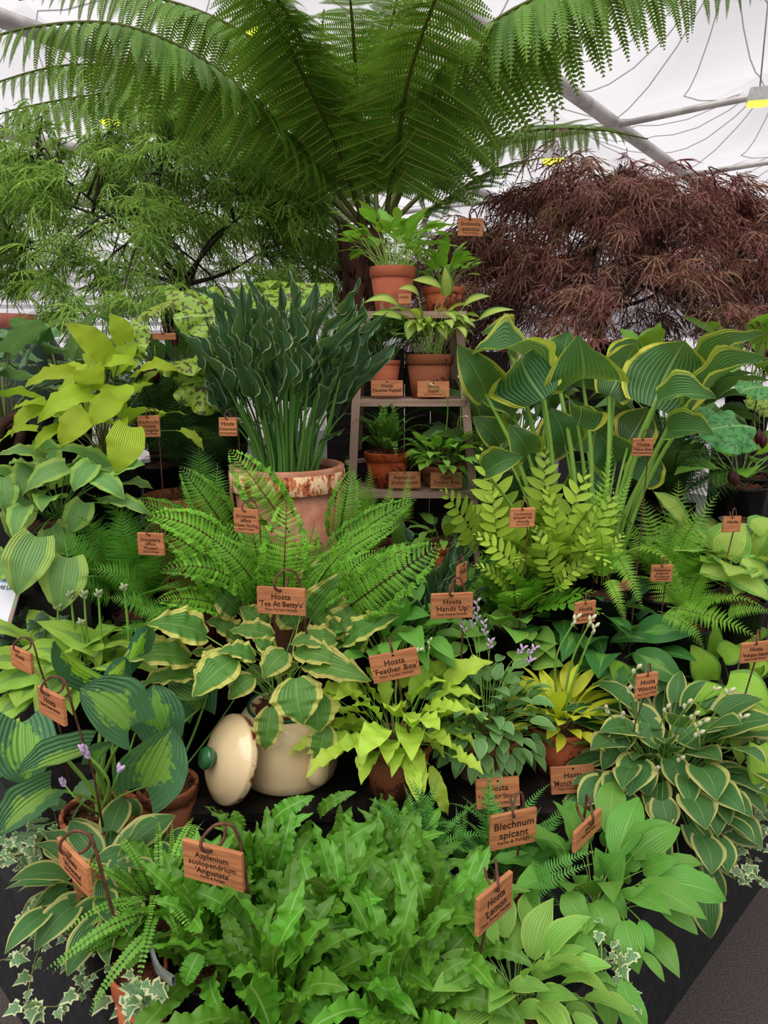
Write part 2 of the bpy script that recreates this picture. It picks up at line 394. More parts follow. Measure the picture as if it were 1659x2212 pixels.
# slatted screen on the left far behind the maple, white partition on the right
t = thing('slatted_screen', 'white slatted screen far behind the green maple', 'screen', (-5.2, 13, 0))
for k in range(15):
    V, Fc = box(-4.6, 4.2, -.03, .03, 1.35+k*.14, 1.35+k*.14+.075); ob('slat', mesh('slat', V, Fc, 'wallfab', smooth=False), t, Matrix.Translation((-5.2, 13, 0)))
for x in (-4.6, -2.4, -.2, 2.0, 4.1):
    V, Fc = box(x, x+.08, -.06, .0, 0, 3.5); ob('post', mesh('post', V, Fc, 'beam', smooth=False), t, Matrix.Translation((-5.2, 12.95, 0)))
t = thing('partition_wall', 'white partition with a blue rail behind the right hand hostas', 'partition', (6.6, 12, 0))
V, Fc = box(-4.4, 6, -.05, .05, 0, 1.9); ob('panel', mesh('panel', V, Fc, 'wallfab', smooth=False), t, Matrix.Translation((6.6, 12, 0)))
solid('bluerail', '#3f79b4', '#4a86c2', 4, .5)
V, Fc = box(-4.4, 6, -.1, -.05, .98, 1.04); ob('rail', mesh('rail', V, Fc, 'bluerail', smooth=False), t, Matrix.Translation((6.6, 12, 0)))
wood_mat('darkplank', '#241b17', '#120e0c', .35, .85)
solid('paving', '#8d8887', '#9c9795', 3, .8)
V, Fc = box(-20, 20, 5.5, 34, -.05, .004); tag(ob('trim_50', mesh('walkway', V, Fc, 'paving', smooth=False)), 'pale grey walkway beyond the display', None, None, 'structure')
# hanging flood lamps
solid('lampglow', '#f4ff60', '#f4ff60', 1, .5, emit='#e6ff30', es=4.0)
solid('lampshell', '#9c9c9c', '#8c8c8c', 4, .4)
for (x, y, Y, lab) in ((1640, 205, 9.5, 'floodlight hanging under the tent roof at the right edge'), (240, 245, 12, 'floodlight glowing through the long left frond of the tree fern'),
                 (540, 48, 10, 'floodlight glowing between upper fern fronds at top left'), (1195, 330, 13, 'floodlight glowing above the purple maple')):
    p = P(x, y, Y); t = thing('flood_lamp', lab, 'lamp', p, 'tent floodlights'); s = mpp(y, Y)*26
    M = Matrix.Translation(p) @ Matrix.Rotation(-.25, 4, 'Z') @ Matrix.Diagonal((s, s, s, 1))
    V, Fc = [(-.9, -.6, -.55), (.9, -.6, -.55), (.9, .6, -.55), (-.9, .6, -.55), (-.7, -.35, .55), (.7, -.35, .55), (.7, .35, .55), (-.7, .35, .55)], [(4, 5, 6, 7), (0, 1, 5, 4), (1, 2, 6, 5), (2, 3, 7, 6), (3, 0, 4, 7)]
    ob('housing', mesh('housing', V, Fc, 'lampshell', smooth=False), t, M)
    V = [(-.86, -.56, -.56), (.86, -.56, -.56), (.86, .56, -.56), (-.86, .56, -.56), (-.7, -.45, -.85), (.7, -.45, -.85), (.7, .45, -.85), (-.7, .45, -.85)]
    ob('diffuser', mesh('diffuser', V, [(7, 6, 5, 4), (0, 1, 5, 4), (1, 2, 6, 5), (2, 3, 7, 6), (3, 0, 4, 7)], 'lampglow', smooth=False), t, M)
    ob('bracket', mesh('bracket', *tube([(0, 0, .55), (0, 0, (6.75-p.z)/s)], .06, 6), 'lampshell'), t, M)
# diamond plinth and tiers
def diamond(name, off, z0, z1, back, mat, label, groove=None):
    c = Vector((-.1, .735+off))
    H = 3.3-off
    poly = [(c.x, c.y), (c.x+H, c.y+H), (c.x+.6, back), (c.x-.6, back), (c.x-H, c.y+H)]
    V = [(x, y, z) for z in (z0, z1) for (x, y) in poly]; n = 5
    Fc = [tuple(range(n))[::-1], tuple(range(n, 2*n))]+[(i, (i+1) % n, n+(i+1) % n, n+i) for i in range(n)]
    return ob(name, mesh(name, V, Fc, mat, smooth=False))
pl = thing('display_plinth', 'black painted board plinth under the whole plant display', 'plinth', (0, 1.6, 0))
d0 = diamond('core', .02, 0, .40, 6.8, 'plinth', ''); d0.parent = pl; d0.matrix_basis = Matrix.Translation((0, -1.6, 0))
for sgn in (1, -1):
    for z0, z1, out in ((0.0, .2, .0), (.206, .42, .012)):
        u = Vector((sgn, 1, 0)).normalized(); nrm = Vector((sgn, -1, 0)).normalized()
        a = Vector((-.1, .735, 0))+nrm*(-.0+out); V = []
        for L in (0.0, 4.4):
            for th in (0, -.03):
                for z in (z0, z1): V.append(tuple(a+u*L+nrm*th+Vector((0, 0, z))))
        ob('board', mesh('board', V, [(0, 4, 5, 1), (2, 3, 7, 6), (1, 5, 7, 3), (0, 2, 6, 4), (0, 1, 3, 2), (4, 6, 7, 5)], 'plinth', smooth=False), pl, Matrix.Identity(4))
    u = Vector((sgn, 1, 0)).normalized(); nrm = Vector((sgn, -1, 0)).normalized(); a = Vector((-.1, .735, 0))
    V = []
    for L in (0.05, 4.4):
        for th in (.012, -.12):
            for z in (.42, .432): V.append(tuple(a+u*L+nrm*th+Vector((0, 0, z))))
    ob('top_board', mesh('top_board', V, [(0, 4, 5, 1), (2, 3, 7, 6), (1, 5, 7, 3), (0, 2, 6, 4), (0, 1, 3, 2), (4, 6, 7, 5)], 'plinth', smooth=False), pl, Matrix.Identity(4))
o = diamond('display_tier', 1.12, .42, .80, 6.4, 'blackbox', ''); tag(o, 'black lower tier of staging hidden behind the ferns', 'staging')
o = diamond('display_tier', 1.8, .80, 1.0, 6.2, 'blackbox', ''); tag(o, 'black upper tier of staging under the ladder and trees', 'staging')
# black crate that carries the bin and pots
CRZ = .59
t = thing('black_crate', 'worn black wooden crate carrying the cream bin and three pots', 'crate', (.02, 1.7, .42))
x0, x1, y0, y1 = P(412, 1765, 1.5).x, P(1300, 1765, 1.5).x, 1.5, 1.85
def cr(nm, *a): V, Fc = box(*a); ob(nm, mesh(nm, V, Fc, 'blackbox', smooth=False), t, Matrix.Identity(4))
cr('top_panel', x0, x1, y0, y1, CRZ-.022, CRZ); cr('front_panel', x0+.01, x1-.01, y0+.012, y0+.03, .42, CRZ-.024)
cr('side_panel', x0+.01, x0+.03, y0+.03, y1, .42, CRZ-.024); cr('side_panel', x1-.03, x1-.01, y0+.03, y1, .42, CRZ-.024)
cr('base_rail', x0-.01, x1+.01, y0-.004, y0+.02, .42, .445)

# dark plank board behind the ladder
bd = thing('plank_board', 'dark weathered plank board standing behind the ladder', 'board', (.1, 2.86, 1.0))
for k in range(7):
    V, Fc = box(-.22+k*.1, -.22+k*.1+.097, 2.85+.004*(k % 2), 2.875, 1.0, 1.62+.012*((k*5) % 3)); ob('plank', mesh('plank', V, Fc, 'darkplank', smooth=False), bd, Matrix.Identity(4))
for z_ in (1.1, 1.5):
    V, Fc = box(-.22, .48, 2.876, 2.9, z_, z_+.06); ob('batten', mesh('batten', V, Fc, 'darkplank', smooth=False), bd, Matrix.Identity(4))
# ------------------------------------------------------------------ leaf shapes (unit length along x, unit full width along y)
def leaf_geo(shape='ovate', nu=12, nv=3, arch=.3, fold=.15, cup=0.0, wave=0.0, wk=4, twist=0.0, cord=0.0, wmax=.38, tip=1.0, seed=0, skew=0.0, tipcurl=0.0, asp=.6):
    rr = random.Random(seed)
    ph = rr.random()*6.28; ph2 = rr.random()*6.28
    us = [i/nu for i in range(nu+1)]
    def prof(u):
        if shape == 'heart': b0 = .62
        elif shape == 'ovate': b0 = .28
        elif shape == 'lance': b0 = .16
        elif shape == 'strap': b0 = .55
        elif shape == 'round': b0 = .75
        k = wmax
        if u < k: s = math.sin(PI/2*(u/k)); w = b0+(1-b0)*s**(.8 if shape != 'strap' else .6)
        else:
            x = (u-k)/(1-k)
            if shape == 'strap': w = (1-x**3.2)**.9 if x < 1 else 0
            elif shape == 'round': w = math.sqrt(max(0, 1-x**2.2))
            else: w = (1-x**1.9)**(1.05*tip)
        return max(w, 0.0)
    # midrib
    ang = [arch*(1-2*u) - tipcurl*max(0, u-.7)*3 for u in us]
    mx, mz = [0.0], [0.0]
    for i in range(nu): mx.append(mx[-1]+math.cos(ang[i])); mz.append(mz[-1]+math.sin(ang[i]))
    L = math.hypot(mx[-1], mz[-1]); a0 = math.atan2(mz[-1], mx[-1])
    mid = [((x*math.cos(a0)+z*math.sin(a0))/L, (-x*math.sin(a0)+z*math.cos(a0))/L) for x, z in zip(mx, mz)]
    V, UV, Fc = [], [], []
    for i, u in enumerate(us):
        w = prof(u)*.5; tw = twist*(u-.3)*2
        for k in range(-nv, nv+1):
            v = k/nv; av = abs(v)
            y = w*v*math.cos(fold); z = w*av*math.sin(fold)+cup*w*v*v
            wv = wave*(av**1.6)*min(1, 4*u*(1.05-u)+.15)*(math.sin(wk*2*PI*u+(ph if v > 0 else ph2))+.55*math.sin(wk*3.7*PI*u+(ph2 if v > 0 else ph)))*.75
            y += .25*wv*(1 if v > 0 else -1); z += wv
            if shape == 'strap' and av > .9: y *= 1+.10*math.sin(u*2*PI*15+k)
            x = mid[i][0]-cord*(av**1.4)*max(0, 1-u/.22)
            y2 = y*math.cos(tw)-z*math.sin(tw); z2 = y*math.sin(tw)+z*math.cos(tw)
            V.append((x, y2+skew*math.sin(PI*u), z2*asp+mid[i][1])); UV.append((u, .5+v*.5))
    m = 2*nv+1
    for i in range(nu):
        for k in range(m-1): Fc.append((i*m+k, (i+1)*m+k, (i+1)*m+k+1, i*m+k+1)[::-1])
    return V, Fc, UV
def leaf_set(name, mat, n, **kw):
    out = []
    for i in range(n):
        k = dict(kw); rr = random.Random(hash(name) % 1 + i*17+len(name))
        for q, sp in (('arch', .18), ('fold', .12), ('twist', .25)):
            k[q] = k.get(q, .2 if q != 'twist' else 0)+rr.uniform(-sp, sp)*kw.get('var', 1)
        k.pop('var', None); k['seed'] = i*7+3; k['skew'] = rr.uniform(-.06, .06)
        V, Fc, UV = leaf_geo(**k); out.append(mesh(name, V, Fc, mat, uv=UV))
    return out
LS = {}
LS['betty'] = leaf_set('betty_leaf', 'betty', 6, shape='ovate', nu=30, nv=4, arch=.45, fold=.25, wave=.11, wk=3.6, cord=.04, wmax=.34, asp=0.6)
LS['boa'] = leaf_set('boa_leaf', 'boa', 6, shape='ovate', nu=20, nv=2, arch=.55, fold=.25, wave=.13, wk=3.5, wmax=.42, asp=0.45)
LS['munchkin'] = leaf_set('munchkin_leaf', 'munchkin', 5, shape='lance', nu=10, nv=2, arch=.35, fold=.25, wmax=.45, asp=0.33)
LS['starstruck'] = leaf_set('starstruck_leaf', 'starstruck', 5, shape='ovate', nu=8, nv=2, arch=.4, fold=.2, wmax=.35, asp=0.6)
LS['winsome'] = leaf_set('winsome_leaf', 'winsome', 6, shape='heart', nu=12, nv=3, arch=.45, fold=.18, cord=.12, wmax=.3, wave=.02, wk=2, asp=0.65)
LS['yriver'] = leaf_set('yriver_leaf', 'yriver', 6, shape='heart', nu=14, nv=4, arch=.75, fold=.3, cup=.25, wave=.08, wk=1.6, cord=.05, wmax=.36, asp=0.9)
LS['praying'] = leaf_set('praying_leaf', 'praying', 7, shape='lance', nu=18, nv=2, arch=.25, fold=.9, wave=.3, wk=2.0, twist=.7, wmax=.4, var=1.6, asp=0.26)
LS['bluecup'] = leaf_set('bluecup_leaf', 'bluecup', 5, shape='heart', nu=14, nv=4, arch=.3, fold=.25, cup=.35, wave=.03, wk=2, cord=.2, wmax=.4, tip=.62, asp=1.0)
LS['june'] = leaf_set('june_leaf', 'june', 5, shape='heart', nu=14, nv=4, arch=.5, fold=.1, wave=.05, wk=2, cord=.1, wmax=.34, asp=0.65)
LS['chart'] = leaf_set('chart_leaf', 'chart', 6, shape='heart', nu=16, nv=4, arch=.55, fold=.2, wave=.06, wk=3, cord=.08, wmax=.34, asp=0.6)
LS['vareg'] = leaf_set('vareg_leaf', 'vareg', 6, shape='heart', nu=16, nv=4, arch=.6, fold=.15, wave=.06, wk=3, cord=.1, wmax=.34, asp=0.6)
LS['bluegrey'] = leaf_set('bluegrey_leaf', 'bluegrey', 4, shape='heart', nu=12, nv=3, arch=.4, fold=.1, wave=.06, wk=3, cord=.1, wmax=.36, asp=0.7)
LS['volcano'] = leaf_set('volcano_leaf', 'volcano', 5, shape='heart', nu=12, nv=3, arch=.45, fold=.15, wave=.03, wk=2, cord=.08, wmax=.35, asp=0.6)
LS['justine'] = leaf_set('justine_leaf', 'justine', 5, shape='ovate', nu=12, nv=3, arch=.5, fold=.25, wmax=.38, asp=0.5)
LS['plain'] = leaf_set('plain_leaf', 'plainhosta', 6, shape='ovate', nu=12, nv=3, arch=.5, fold=.2, wave=.04, wk=2, cord=.03, wmax=.36, asp=0.58)
LS['lime'] = leaf_set('lime_leaf', 'limehosta', 5, shape='ovate', nu=10, nv=2, arch=.5, fold=.25, wave=.03, wk=2, wmax=.38, asp=0.5)
LS['pale'] = leaf_set('pale_leaf', 'palehosta', 5, shape='heart', nu=12, nv=3, arch=.4, fold=.15, wave=.04, wk=3, wmax=.35, asp=0.65)
LS['sizzle'] = leaf_set('sizzle_leaf', 'sizzle', 5, shape='lance', nu=10, nv=2, arch=.6, fold=.3, wmax=.42, asp=0.45)
LS['dark'] = leaf_set('dark_leaf', 'darkhosta', 5, shape='ovate', nu=10, nv=2, arch=.5, fold=.35, cup=.3, wave=.05, wk=2, wmax=.36, asp=0.6)
LS['bright'] = leaf_set('bright_leaf', 'brighthosta', 5, shape='ovate', nu=10, nv=2, arch=.5, fold=.2, wave=.03, wk=2, wmax=.38, asp=0.55)
LS['strap'] = leaf_set('strap_leaf', 'strap', 9, shape='strap', nu=48, nv=3, arch=.7, fold=.2, wave=.12, wk=6, wmax=.3, var=2.0, twist=.1, asp=0.27)
def podo_geo(seed):
    rr = random.Random(seed); n = 56; V, UV, Fc = [(0, 0, .0)], [(0.5, .5)], []
    for ring, rr0 in enumerate((.35, .7, 1.0)):
        for i in range(n):
            a = 2*PI*i/n; lob = (.76+.24*abs(math.cos(a*3.5)))if ring == 2 else 1
            if ring == 2: lob += .03*math.sin(a*28)
            r = .5*rr0*lob; V.append((r*math.cos(a), r*math.sin(a), -.12*rr0**2+.05*rr0*math.cos(7*a)))
            UV.append((.5+r*math.cos(a), .5+r*math.sin(a)))
    Fc = [(0, 1+i, 1+(i+1) % n) for i in range(n)]
    for ring in range(2):
        for i in range(n):
            k = (i+1) % n; Fc.append((1+ring*n+i, 1+(ring+1)*n+i, 1+(ring+1)*n+k, 1+ring*n+k))
    return V, Fc, UV
PODO = mesh('podophyllum_leaf', *podo_geo(1)[:2], 'podo', uv=podo_geo(1)[2])
PODOG = mesh('podophyllum_leaf', *podo_geo(1)[:2], 'podogreen', uv=podo_geo(1)[2])
def ivy_geo():
    pts = [(0, 0), (-.12, .22), (.02, .5), (.25, .32), (.42, .46), (.5, .24), (1.0, 0)]
    pts = pts+[(x, -y) for x, y in pts[-2:0:-1]]
    V = [(.35, 0, .03)]+[(x, y, -.06*abs(y)-.1*x*x) for x, y in pts]; n = len(pts)
    Vi = [(.35+.62*(x-.35), y*.62, .02) for x, y in pts]
    V2 = [V[0]]+Vi+V[1:]
    UV = [(.5, .5)]+[(.5, .5+.3*(1 if y >= 0 else -1)) for x, y in pts]+[(.5, 1.0 if y >= 0 else 0.0) for x, y in pts]
    Fc = [(0, 1+(i+1) % n, 1+i) for i in range(n)]+[(1+i, 1+(i+1) % n, 1+n+(i+1) % n, 1+n+i) for i in range(n)]
    return V2, Fc, UV
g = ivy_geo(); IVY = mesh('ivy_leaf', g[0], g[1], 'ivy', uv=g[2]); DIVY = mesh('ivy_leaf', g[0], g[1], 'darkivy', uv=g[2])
# stalks: unit tubes along x
STALK = {}
for nm, r0, r1 in (('thin', .010, .006), ('mid', .018, .011), ('thick', .032, .02), ('fat', .05, .032)):
    for mt in ('stalk', 'darkstalk', 'palestalk', 'brownstalk'):
        STALK[nm, mt] = []
        for k in range(3):
            bow = (.05, .12, -.03)[k]
            pts = [(i/7, 0, bow*math.sin(PI*i/7)) for i in range(8)]
            STALK[nm, mt].append(mesh('stalk', *tube(pts, [r0+(r1-r0)*i/7 for i in range(8)], 6, False), mt))
def stalk(T, A, B, kind='mid', mat='stalk', k=None, up=(0, 0, 1)):
    A, B = Vector(A), Vector(B)
    me = STALK[kind, mat][R.randrange(3) if k is None else k]
    L = (B-A).length
    return ob('leaf_stalk', me, T, frame(A, B, up, L, L))
CAM = Vector((0, 0, CZ))
def facing(p, f, roll=0.0):
    n = Vector((0, 0, 1))*(1-f)+(CAM-p).normalized()*f
    if roll: n = n+Vector((roll, 0, 0))
    return n
def hero(T, key, bx, by, tx, ty, w, Yb, Yt, f=.5, roll=0.0, v=None, hz=1.0, flip=False, root=None, kind='mid', mat='stalk', name='leaf', sk=None):
    A, B = P(bx, by, Yb), P(tx, ty, Yt); m = LS[key][R.randrange(len(LS[key])) if v is None else v % len(LS[key])]
    n = facing(A.lerp(B, .5), f, roll)
    if flip: n = -n
    o = place(name, m, A, B, n, w*mpp((by+ty)/2, (Yb+Yt)/2), T, hz)
    if root is not None: stalk(T, root, A, kind, mat, sk)
    return o
def rosette(T, root, n, key, stalkL, leafL, leafW, inc=(8, 72), droop=(20, 60), kind='mid', smat='stalk', rootr=.03, az=(0, 360), jit=.18, squash=1.0, lift=0.0):
    root = Vector(root); ga = 137.5; ms = LS[key]
    for i in range(n):
        f = (i+.5)/n
        a = math.radians(az[0]+((i*ga) % 360)/360*(az[1]-az[0])+R.uniform(-12, 12))
        d = Vector((math.cos(a), math.sin(a)*squash, 0))
        ic = math.radians(inc[0]+(inc[1]-inc[0])*f**.7+R.uniform(-7, 7))
        r0 = root+d*rootr*math.sqrt(R.random())
        sl = stalkL*R.uniform(.6, 1.15); ll = leafL*(1+R.uniform(-jit, jit))*(.72+.28*math.sin(PI*min(1, .25+f)))
        base = r0+(d*math.sin(ic)+Vector((0, 0, math.cos(ic)+lift)))*sl
        i2 = ic+math.radians(R.uniform(*droop)); ch = d*math.sin(i2)+Vector((0, 0, math.cos(i2)))
        sw = Vector((-d.y, d.x, 0))*R.uniform(-.25, .25); ch = (ch+sw).normalized()
        up = d*-math.cos(i2)+Vector((0, 0, math.sin(i2)))+Vector((-d.y, d.x, 0))*R.uniform(-.35, .35)
        place('leaf', ms[R.randrange(len(ms))], base, base+ch*ll, up, leafW*(1+R.uniform(-jit, jit))*ll/leafL, T)
        stalk(T, r0, base, kind, smat)

# ------------------------------------------------------------------ fern shapes
def pinnule(x, y, dx, dy, L, W, fl=0.0):
    nx, ny = -dy, dx
    pts = [(x-nx*W*.35, y-ny*W*.35), (x+dx*L*.45-nx*W*.5, y+dy*L*.45-ny*W*.5), (x+dx*L, y+dy*L), (x+dx*L*.45+nx*W*.5, y+dy*L*.45+ny*W*.5), (x+nx*W*.35, y+ny*W*.35)]
    return [(a, b, fl*abs(b)) for a, b in pts]
def pinna_geo(n=12, wid=.13, tooth=.85, lean=.45, crest=0.0, droop=.15, seed=0, simple=False):
    rr = random.Random(seed); V, Fc = [], []
    def poly(p): Fc.append(tuple(range(len(V), len(V)+len(p)))); V.extend(p)
    poly([(0, -.012, 0), (1.0, -.004, 0), (1.0, .004, 0), (0, .012, 0)])
    for i in range(n):
        x = (i+.6)/n; l = wid*(1.0-.86*x**1.6)*(.7+.3*min(1, 6*x)) if not simple else wid
        for s in (1, -1):
            dx, dy = math.sin(lean), s*math.cos(lean)
            poly(pinnule(x, 0, dx, dy, l*(1+rr.uniform(-.08, .08)), min(tooth/n, l*.55), -.25))
    if crest:
        for k in range(12):
            a = rr.uniform(-1.3, 1.3); x = 1.0-rr.uniform(0, .2)
            poly([(p[0], p[1], rr.uniform(-.05, .08)) for p in pinnule(x, rr.uniform(-.03, .03), math.cos(a), math.sin(a), crest*rr.uniform(.5, 1.1), crest*.42)])
    V = [(x, y, z-droop*x*x) for x, y, z in V]
    return np.array(V), Fc
def blade_geo(W=.3, seg=5, sickle=.15, droop=.1, shape='blade', n=0):
    V, Fc = [], []
    for i in range(seg+1):
        u = i/seg
        if shape == 'blade': w = W*.5*(math.sin(PI*min(1, .18+u*.82))**.7)*(1 if u < 1 else 0)
        elif shape == 'comb': w = W*.5*(1-u**2.5)
        elif shape == 'disc': w = W*.5*math.sin(PI*max(.06, min(.97, u)))**.6
        y0 = sickle*u*u
        for k in (-1, 0, 1): V.append((u, y0+k*w, .03*abs(k)-droop*u*u))
    for i in range(seg):
        for k in range(2): Fc.append((i*3+k, (i+1)*3+k, (i+1)*3+k+1, i*3+k+1)[::-1])
    return np.array(V), Fc
def fr(Xd, Zd):
    Xd = Xd.normalized(); Z = Zd-Xd*Zd.dot(Xd); Z = Z.normalized() if Z.length > 1e-5 else Xd.orthogonal().normalized(); Y = Z.cross(Xd)
    return np.array([[Xd.x, Y.x, Z.x], [Xd.y, Y.y, Z.y], [Xd.z, Y.z, Z.z]])
def frond(pts, up, pin, n, plen, prof, ang=75, rr=.006, start=.12, droop=0.0, mats=('dryo', 'greenrachis'), flat=.0, rseed=0, alternate=False, taper_tip=True, want=False, vee=0.15):
    """pts: rachis points; returns mesh (and pinna transforms when want)"""
    rn = random.Random(rseed); A = Acc(); N = len(pts)
    A.add(*tube(pts, [rr*(1-.75*i/(N-1)) for i in range(N)], 5, False), 1)
    cum = [0.0]
    for i in range(N-1): cum.append(cum[-1]+(pts[i+1]-pts[i]).length)
    tot = cum[-1]; out = []
    def at(s):
        for i in range(N-1):
            if cum[i+1] >= s: return pts[i].lerp(pts[i+1], (s-cum[i])/(cum[i+1]-cum[i])), (pts[i+1]-pts[i]).normalized()
        return pts[-1], (pts[-1]-pts[-2]).normalized()
    for k in range(n):
        f = (k+.5)/n
        for s in (1, -1):
            ff = f+(.4/n if (alternate and s > 0) else 0)
            p, T = at(tot*(start+(1-start)*min(.995, ff)))
            U = Vector(up(p) if callable(up) else up); U = (U-T*U.dot(T)).normalized(); Sd = T.cross(U)*s
            a = math.radians(ang-(ang-35)*ff**3+rn.uniform(-5, 5))
            D = T*math.cos(a)+Sd*math.sin(a)+U*vee
            D = (D.normalized()+Vector((0, 0, -1))*droop*rn.uniform(.75, 1.25)).normalized()
            L = plen*prof(ff)*(1+rn.uniform(-.07, .07))
            if L < 1e-4: continue
            g = pin[rn.randrange(len(pin))]
            Rm = fr(D, U+Sd*.0); ti = rn.random()*.35
            if want: out.append((p, Rm, L, s))
            else:
                Vv = (g[0]*(1, s, 1)*L) @ Rm.T+np.array(p); A.add(Vv.tolist(), g[1], 0, ti)
    me = A.mesh('frond', list(mats))
    return (me, out) if want else me
def unit_curve(arch, n=14, lead=.0):
    ang = [arch*(.9-1.9*(i/n)**1.2) for i in range(n)]; x, z = [0.0], [0.0]
    for a in ang: x.append(x[-1]+math.cos(a)); z.append(z[-1]+math.sin(a))
    L = math.hypot(x[-1], z[-1]); a0 = math.atan2(z[-1], x[-1])
    return [Vector(((p*math.cos(a0)+q*math.sin(a0))/L, 0, (-p*math.sin(a0)+q*math.cos(a0))/L)) for p, q in zip(x, z)]
def lanceP(f): return max(0, math.sin(PI*min(1, .22+f*.80))**.8*(1-.15*f))
def triP(f): return max(.03, (1-f)**.8*(.85+.15*min(1, f*8)))
def evenP(f): return max(0, min(1, .45+f*3)*(1-f**2.2)**.8)
Z = (0, 0, 1)
FR = {}
def fset(key, k, fn): FR[key] = [fn(i) for i in range(k)]
pd = [pinna_geo(12, .13, seed=i) for i in range(3)]; pc = [pinna_geo(10, .17, crest=.3, seed=i, droop=.1) for i in range(4)]
ps = [pinna_geo(11, .15, seed=i, lean=.3) for i in range(3)]
fset('dryo', 4, lambda i: frond(unit_curve(.35+.2*i), Z, pd, 24, .24, lanceP, rr=.007, rseed=i, mats=('dryo', 'greenrachis')))
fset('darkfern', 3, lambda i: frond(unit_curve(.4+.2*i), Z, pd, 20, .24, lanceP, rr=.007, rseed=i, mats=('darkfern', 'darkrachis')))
fset('soft', 4, lambda i: frond(unit_curve(.35+.2*i), Z, ps, 22, .25, triP, rr=.007, rseed=i, mats=('softfern', 'greenrachis')))
fset('crest', 5, lambda i: frond(unit_curve(.4+.22*i), Z, pc, 27, .19, lanceP, rr=.008, rseed=i, mats=('crest', 'darkrachis')))
pb = [blade_geo(.3, 4, .14, .1, 'comb')]; pt = [blade_geo(.75, 4, 0, .05, 'disc')]; py = [blade_geo(.42, 6, .12, .12, 'blade')]
fset('blech', 4, lambda i: frond(unit_curve(.3+.25*i), Z, pb, 30, .095, evenP, rr=.006, ang=82, rseed=i, mats=('blech', 'greenrachis')))
fset('tricho', 4, lambda i: frond(unit_curve(.3+.25*i), Z, pt, 26, .062, evenP, rr=.005, ang=85, rseed=i, mats=('tricho', 'darkrachis')))
fset('tricho2', 4, lambda i: frond(unit_curve(.5+.25*i), Z, pt, 17, .10, evenP, rr=.006, ang=82, rseed=i, mats=('tricho_dark', 'darkrachis')))
fset('cyrt', 4, lambda i: frond(unit_curve(.3+.25*i), Z, py, 10, .24, evenP, rr=.007, ang=70, rseed=i, mats=('cyrt', 'darkrachis'), alternate=True))
fset('cyrtgreen', 3, lambda i: frond(unit_curve(.4+.25*i), Z, py, 10, .24, evenP, rr=.007, ang=70, rseed=i, mats=('crest', 'darkrachis'), alternate=True))
def hfrond(T, key, bx, by, tx, ty, Yb, Yt, f=.5, roll=0.0, v=None, wide=1.0, hz=1.0, flip=False):
    A, B = P(bx, by, Yb), P(tx, ty, Yt); L = (B-A).length; n = facing(A.lerp(B, .5), f, roll)
    if flip: n = -n
    return ob('frond', FR[key][R.randrange(len(FR[key])) if v is None else v % len(FR[key])], T, frame(A, B, n, L*wide, L*hz))
def fern(T, root, n, key, L, inc=(15, 75), rise=25, jit=.2, az=(0, 360), wide=1.0):
    root = Vector(root)
    for i in range(n):
        f = (i+.5)/n; a = math.radians(az[0]+((i*137.5) % 360)/360*(az[1]-az[0])+R.uniform(-12, 12))
        d = Vector((math.cos(a), math.sin(a), 0)); ic = math.radians(inc[0]+(inc[1]-inc[0])*f+R.uniform(-8, 8))
        ch = d*math.sin(ic)+Vector((0, 0, math.cos(ic))); ll = L*(1+R.uniform(-jit, jit))
        up = d*-math.cos(ic)+Vector((0, 0, math.sin(ic)))+Vector((-d.y, d.x, 0))*R.uniform(-.3, .3)
        A = root+d*.015; ob('frond', FR[key][R.randrange(len(FR[key]))], T, frame(A, A+ch*ll, up, ll*wide, ll))

# ------------------------------------------------------------------ pots, soil
def soil_mesh(r, seed=0, chips=70, mound=.012):
    rn = random.Random(seed); V, Fc = lathe([(r, -.004), (r*.7, mound*.5), (r*.35, mound), (.001, mound)], 20)
    A = Acc(); A.add(V, Fc, 0)
    for k in range(chips):
        rad = r*.97*math.sqrt(rn.random()); a = rn.random()*6.28; c = Vector((rad*math.cos(a), rad*math.sin(a), mound*(1-(rad/r)**2)+rn.uniform(0, .004)))
        M = Matrix.Rotation(rn.random()*6.3, 3, 'Z') @ Matrix.Rotation(rn.uniform(-.8, .8), 3, 'X') @ Matrix.Rotation(rn.uniform(-.5, .5), 3, 'Y')
        sx, sy, sz = r*rn.uniform(.06, .15), r*rn.uniform(.03, .06), r*.012
        bv, bf = box(-sx, sx, -sy, sy, -sz, sz); A.add([c+M @ Vector(v) for v in bv], bf, 1)
    return A.mesh('soil', ['bark', 'barkchip'], smooth=False)
def pot(T, base, r, h, mat='terra', rimh=.22, taper=.72, style='band', chips=70):
    """base: centre of the pot's foot; r: rim radius"""
    M = Matrix.Translation(base); rb = r*taper; rim = h*rimh
    if style == 'band': body = [(.001, 0), (rb, 0), (rb+(r*.93-rb)*.98, h-rim), (r*.88, h-rim), (r*.86, h-.03*h)]
    else: body = [(.001, 0), (rb, 0), (r*.95, h-.012), (r*.86, h-.012)]
    p = ob('pot', mesh('pot', *lathe(body, 40), mat), T, M)
    if style == 'band': rp = [(r*.93, h-rim-.002), (r*.985, h-rim), (r, h-.004), (r*.985, h), (r*.89, h), (r*.87, h-.05*h)]
    else: rp = [(r*.93, h-rim*.6), (r*.99, h-rim*.5), (r*1.0, h-.006), (r*.98, h), (r*.9, h), (r*.87, h-.06*h)]
    ob('rim', mesh('rim', *lathe(rp, 40), mat), p, M)
    s = ob('soil', soil_mesh(r*.875, int(r*1e5) % 97, chips), T, Matrix.Translation(Vector(base)+Vector((0, 0, h*.93))))
    return Vector(base)+Vector((0, 0, h*.94))
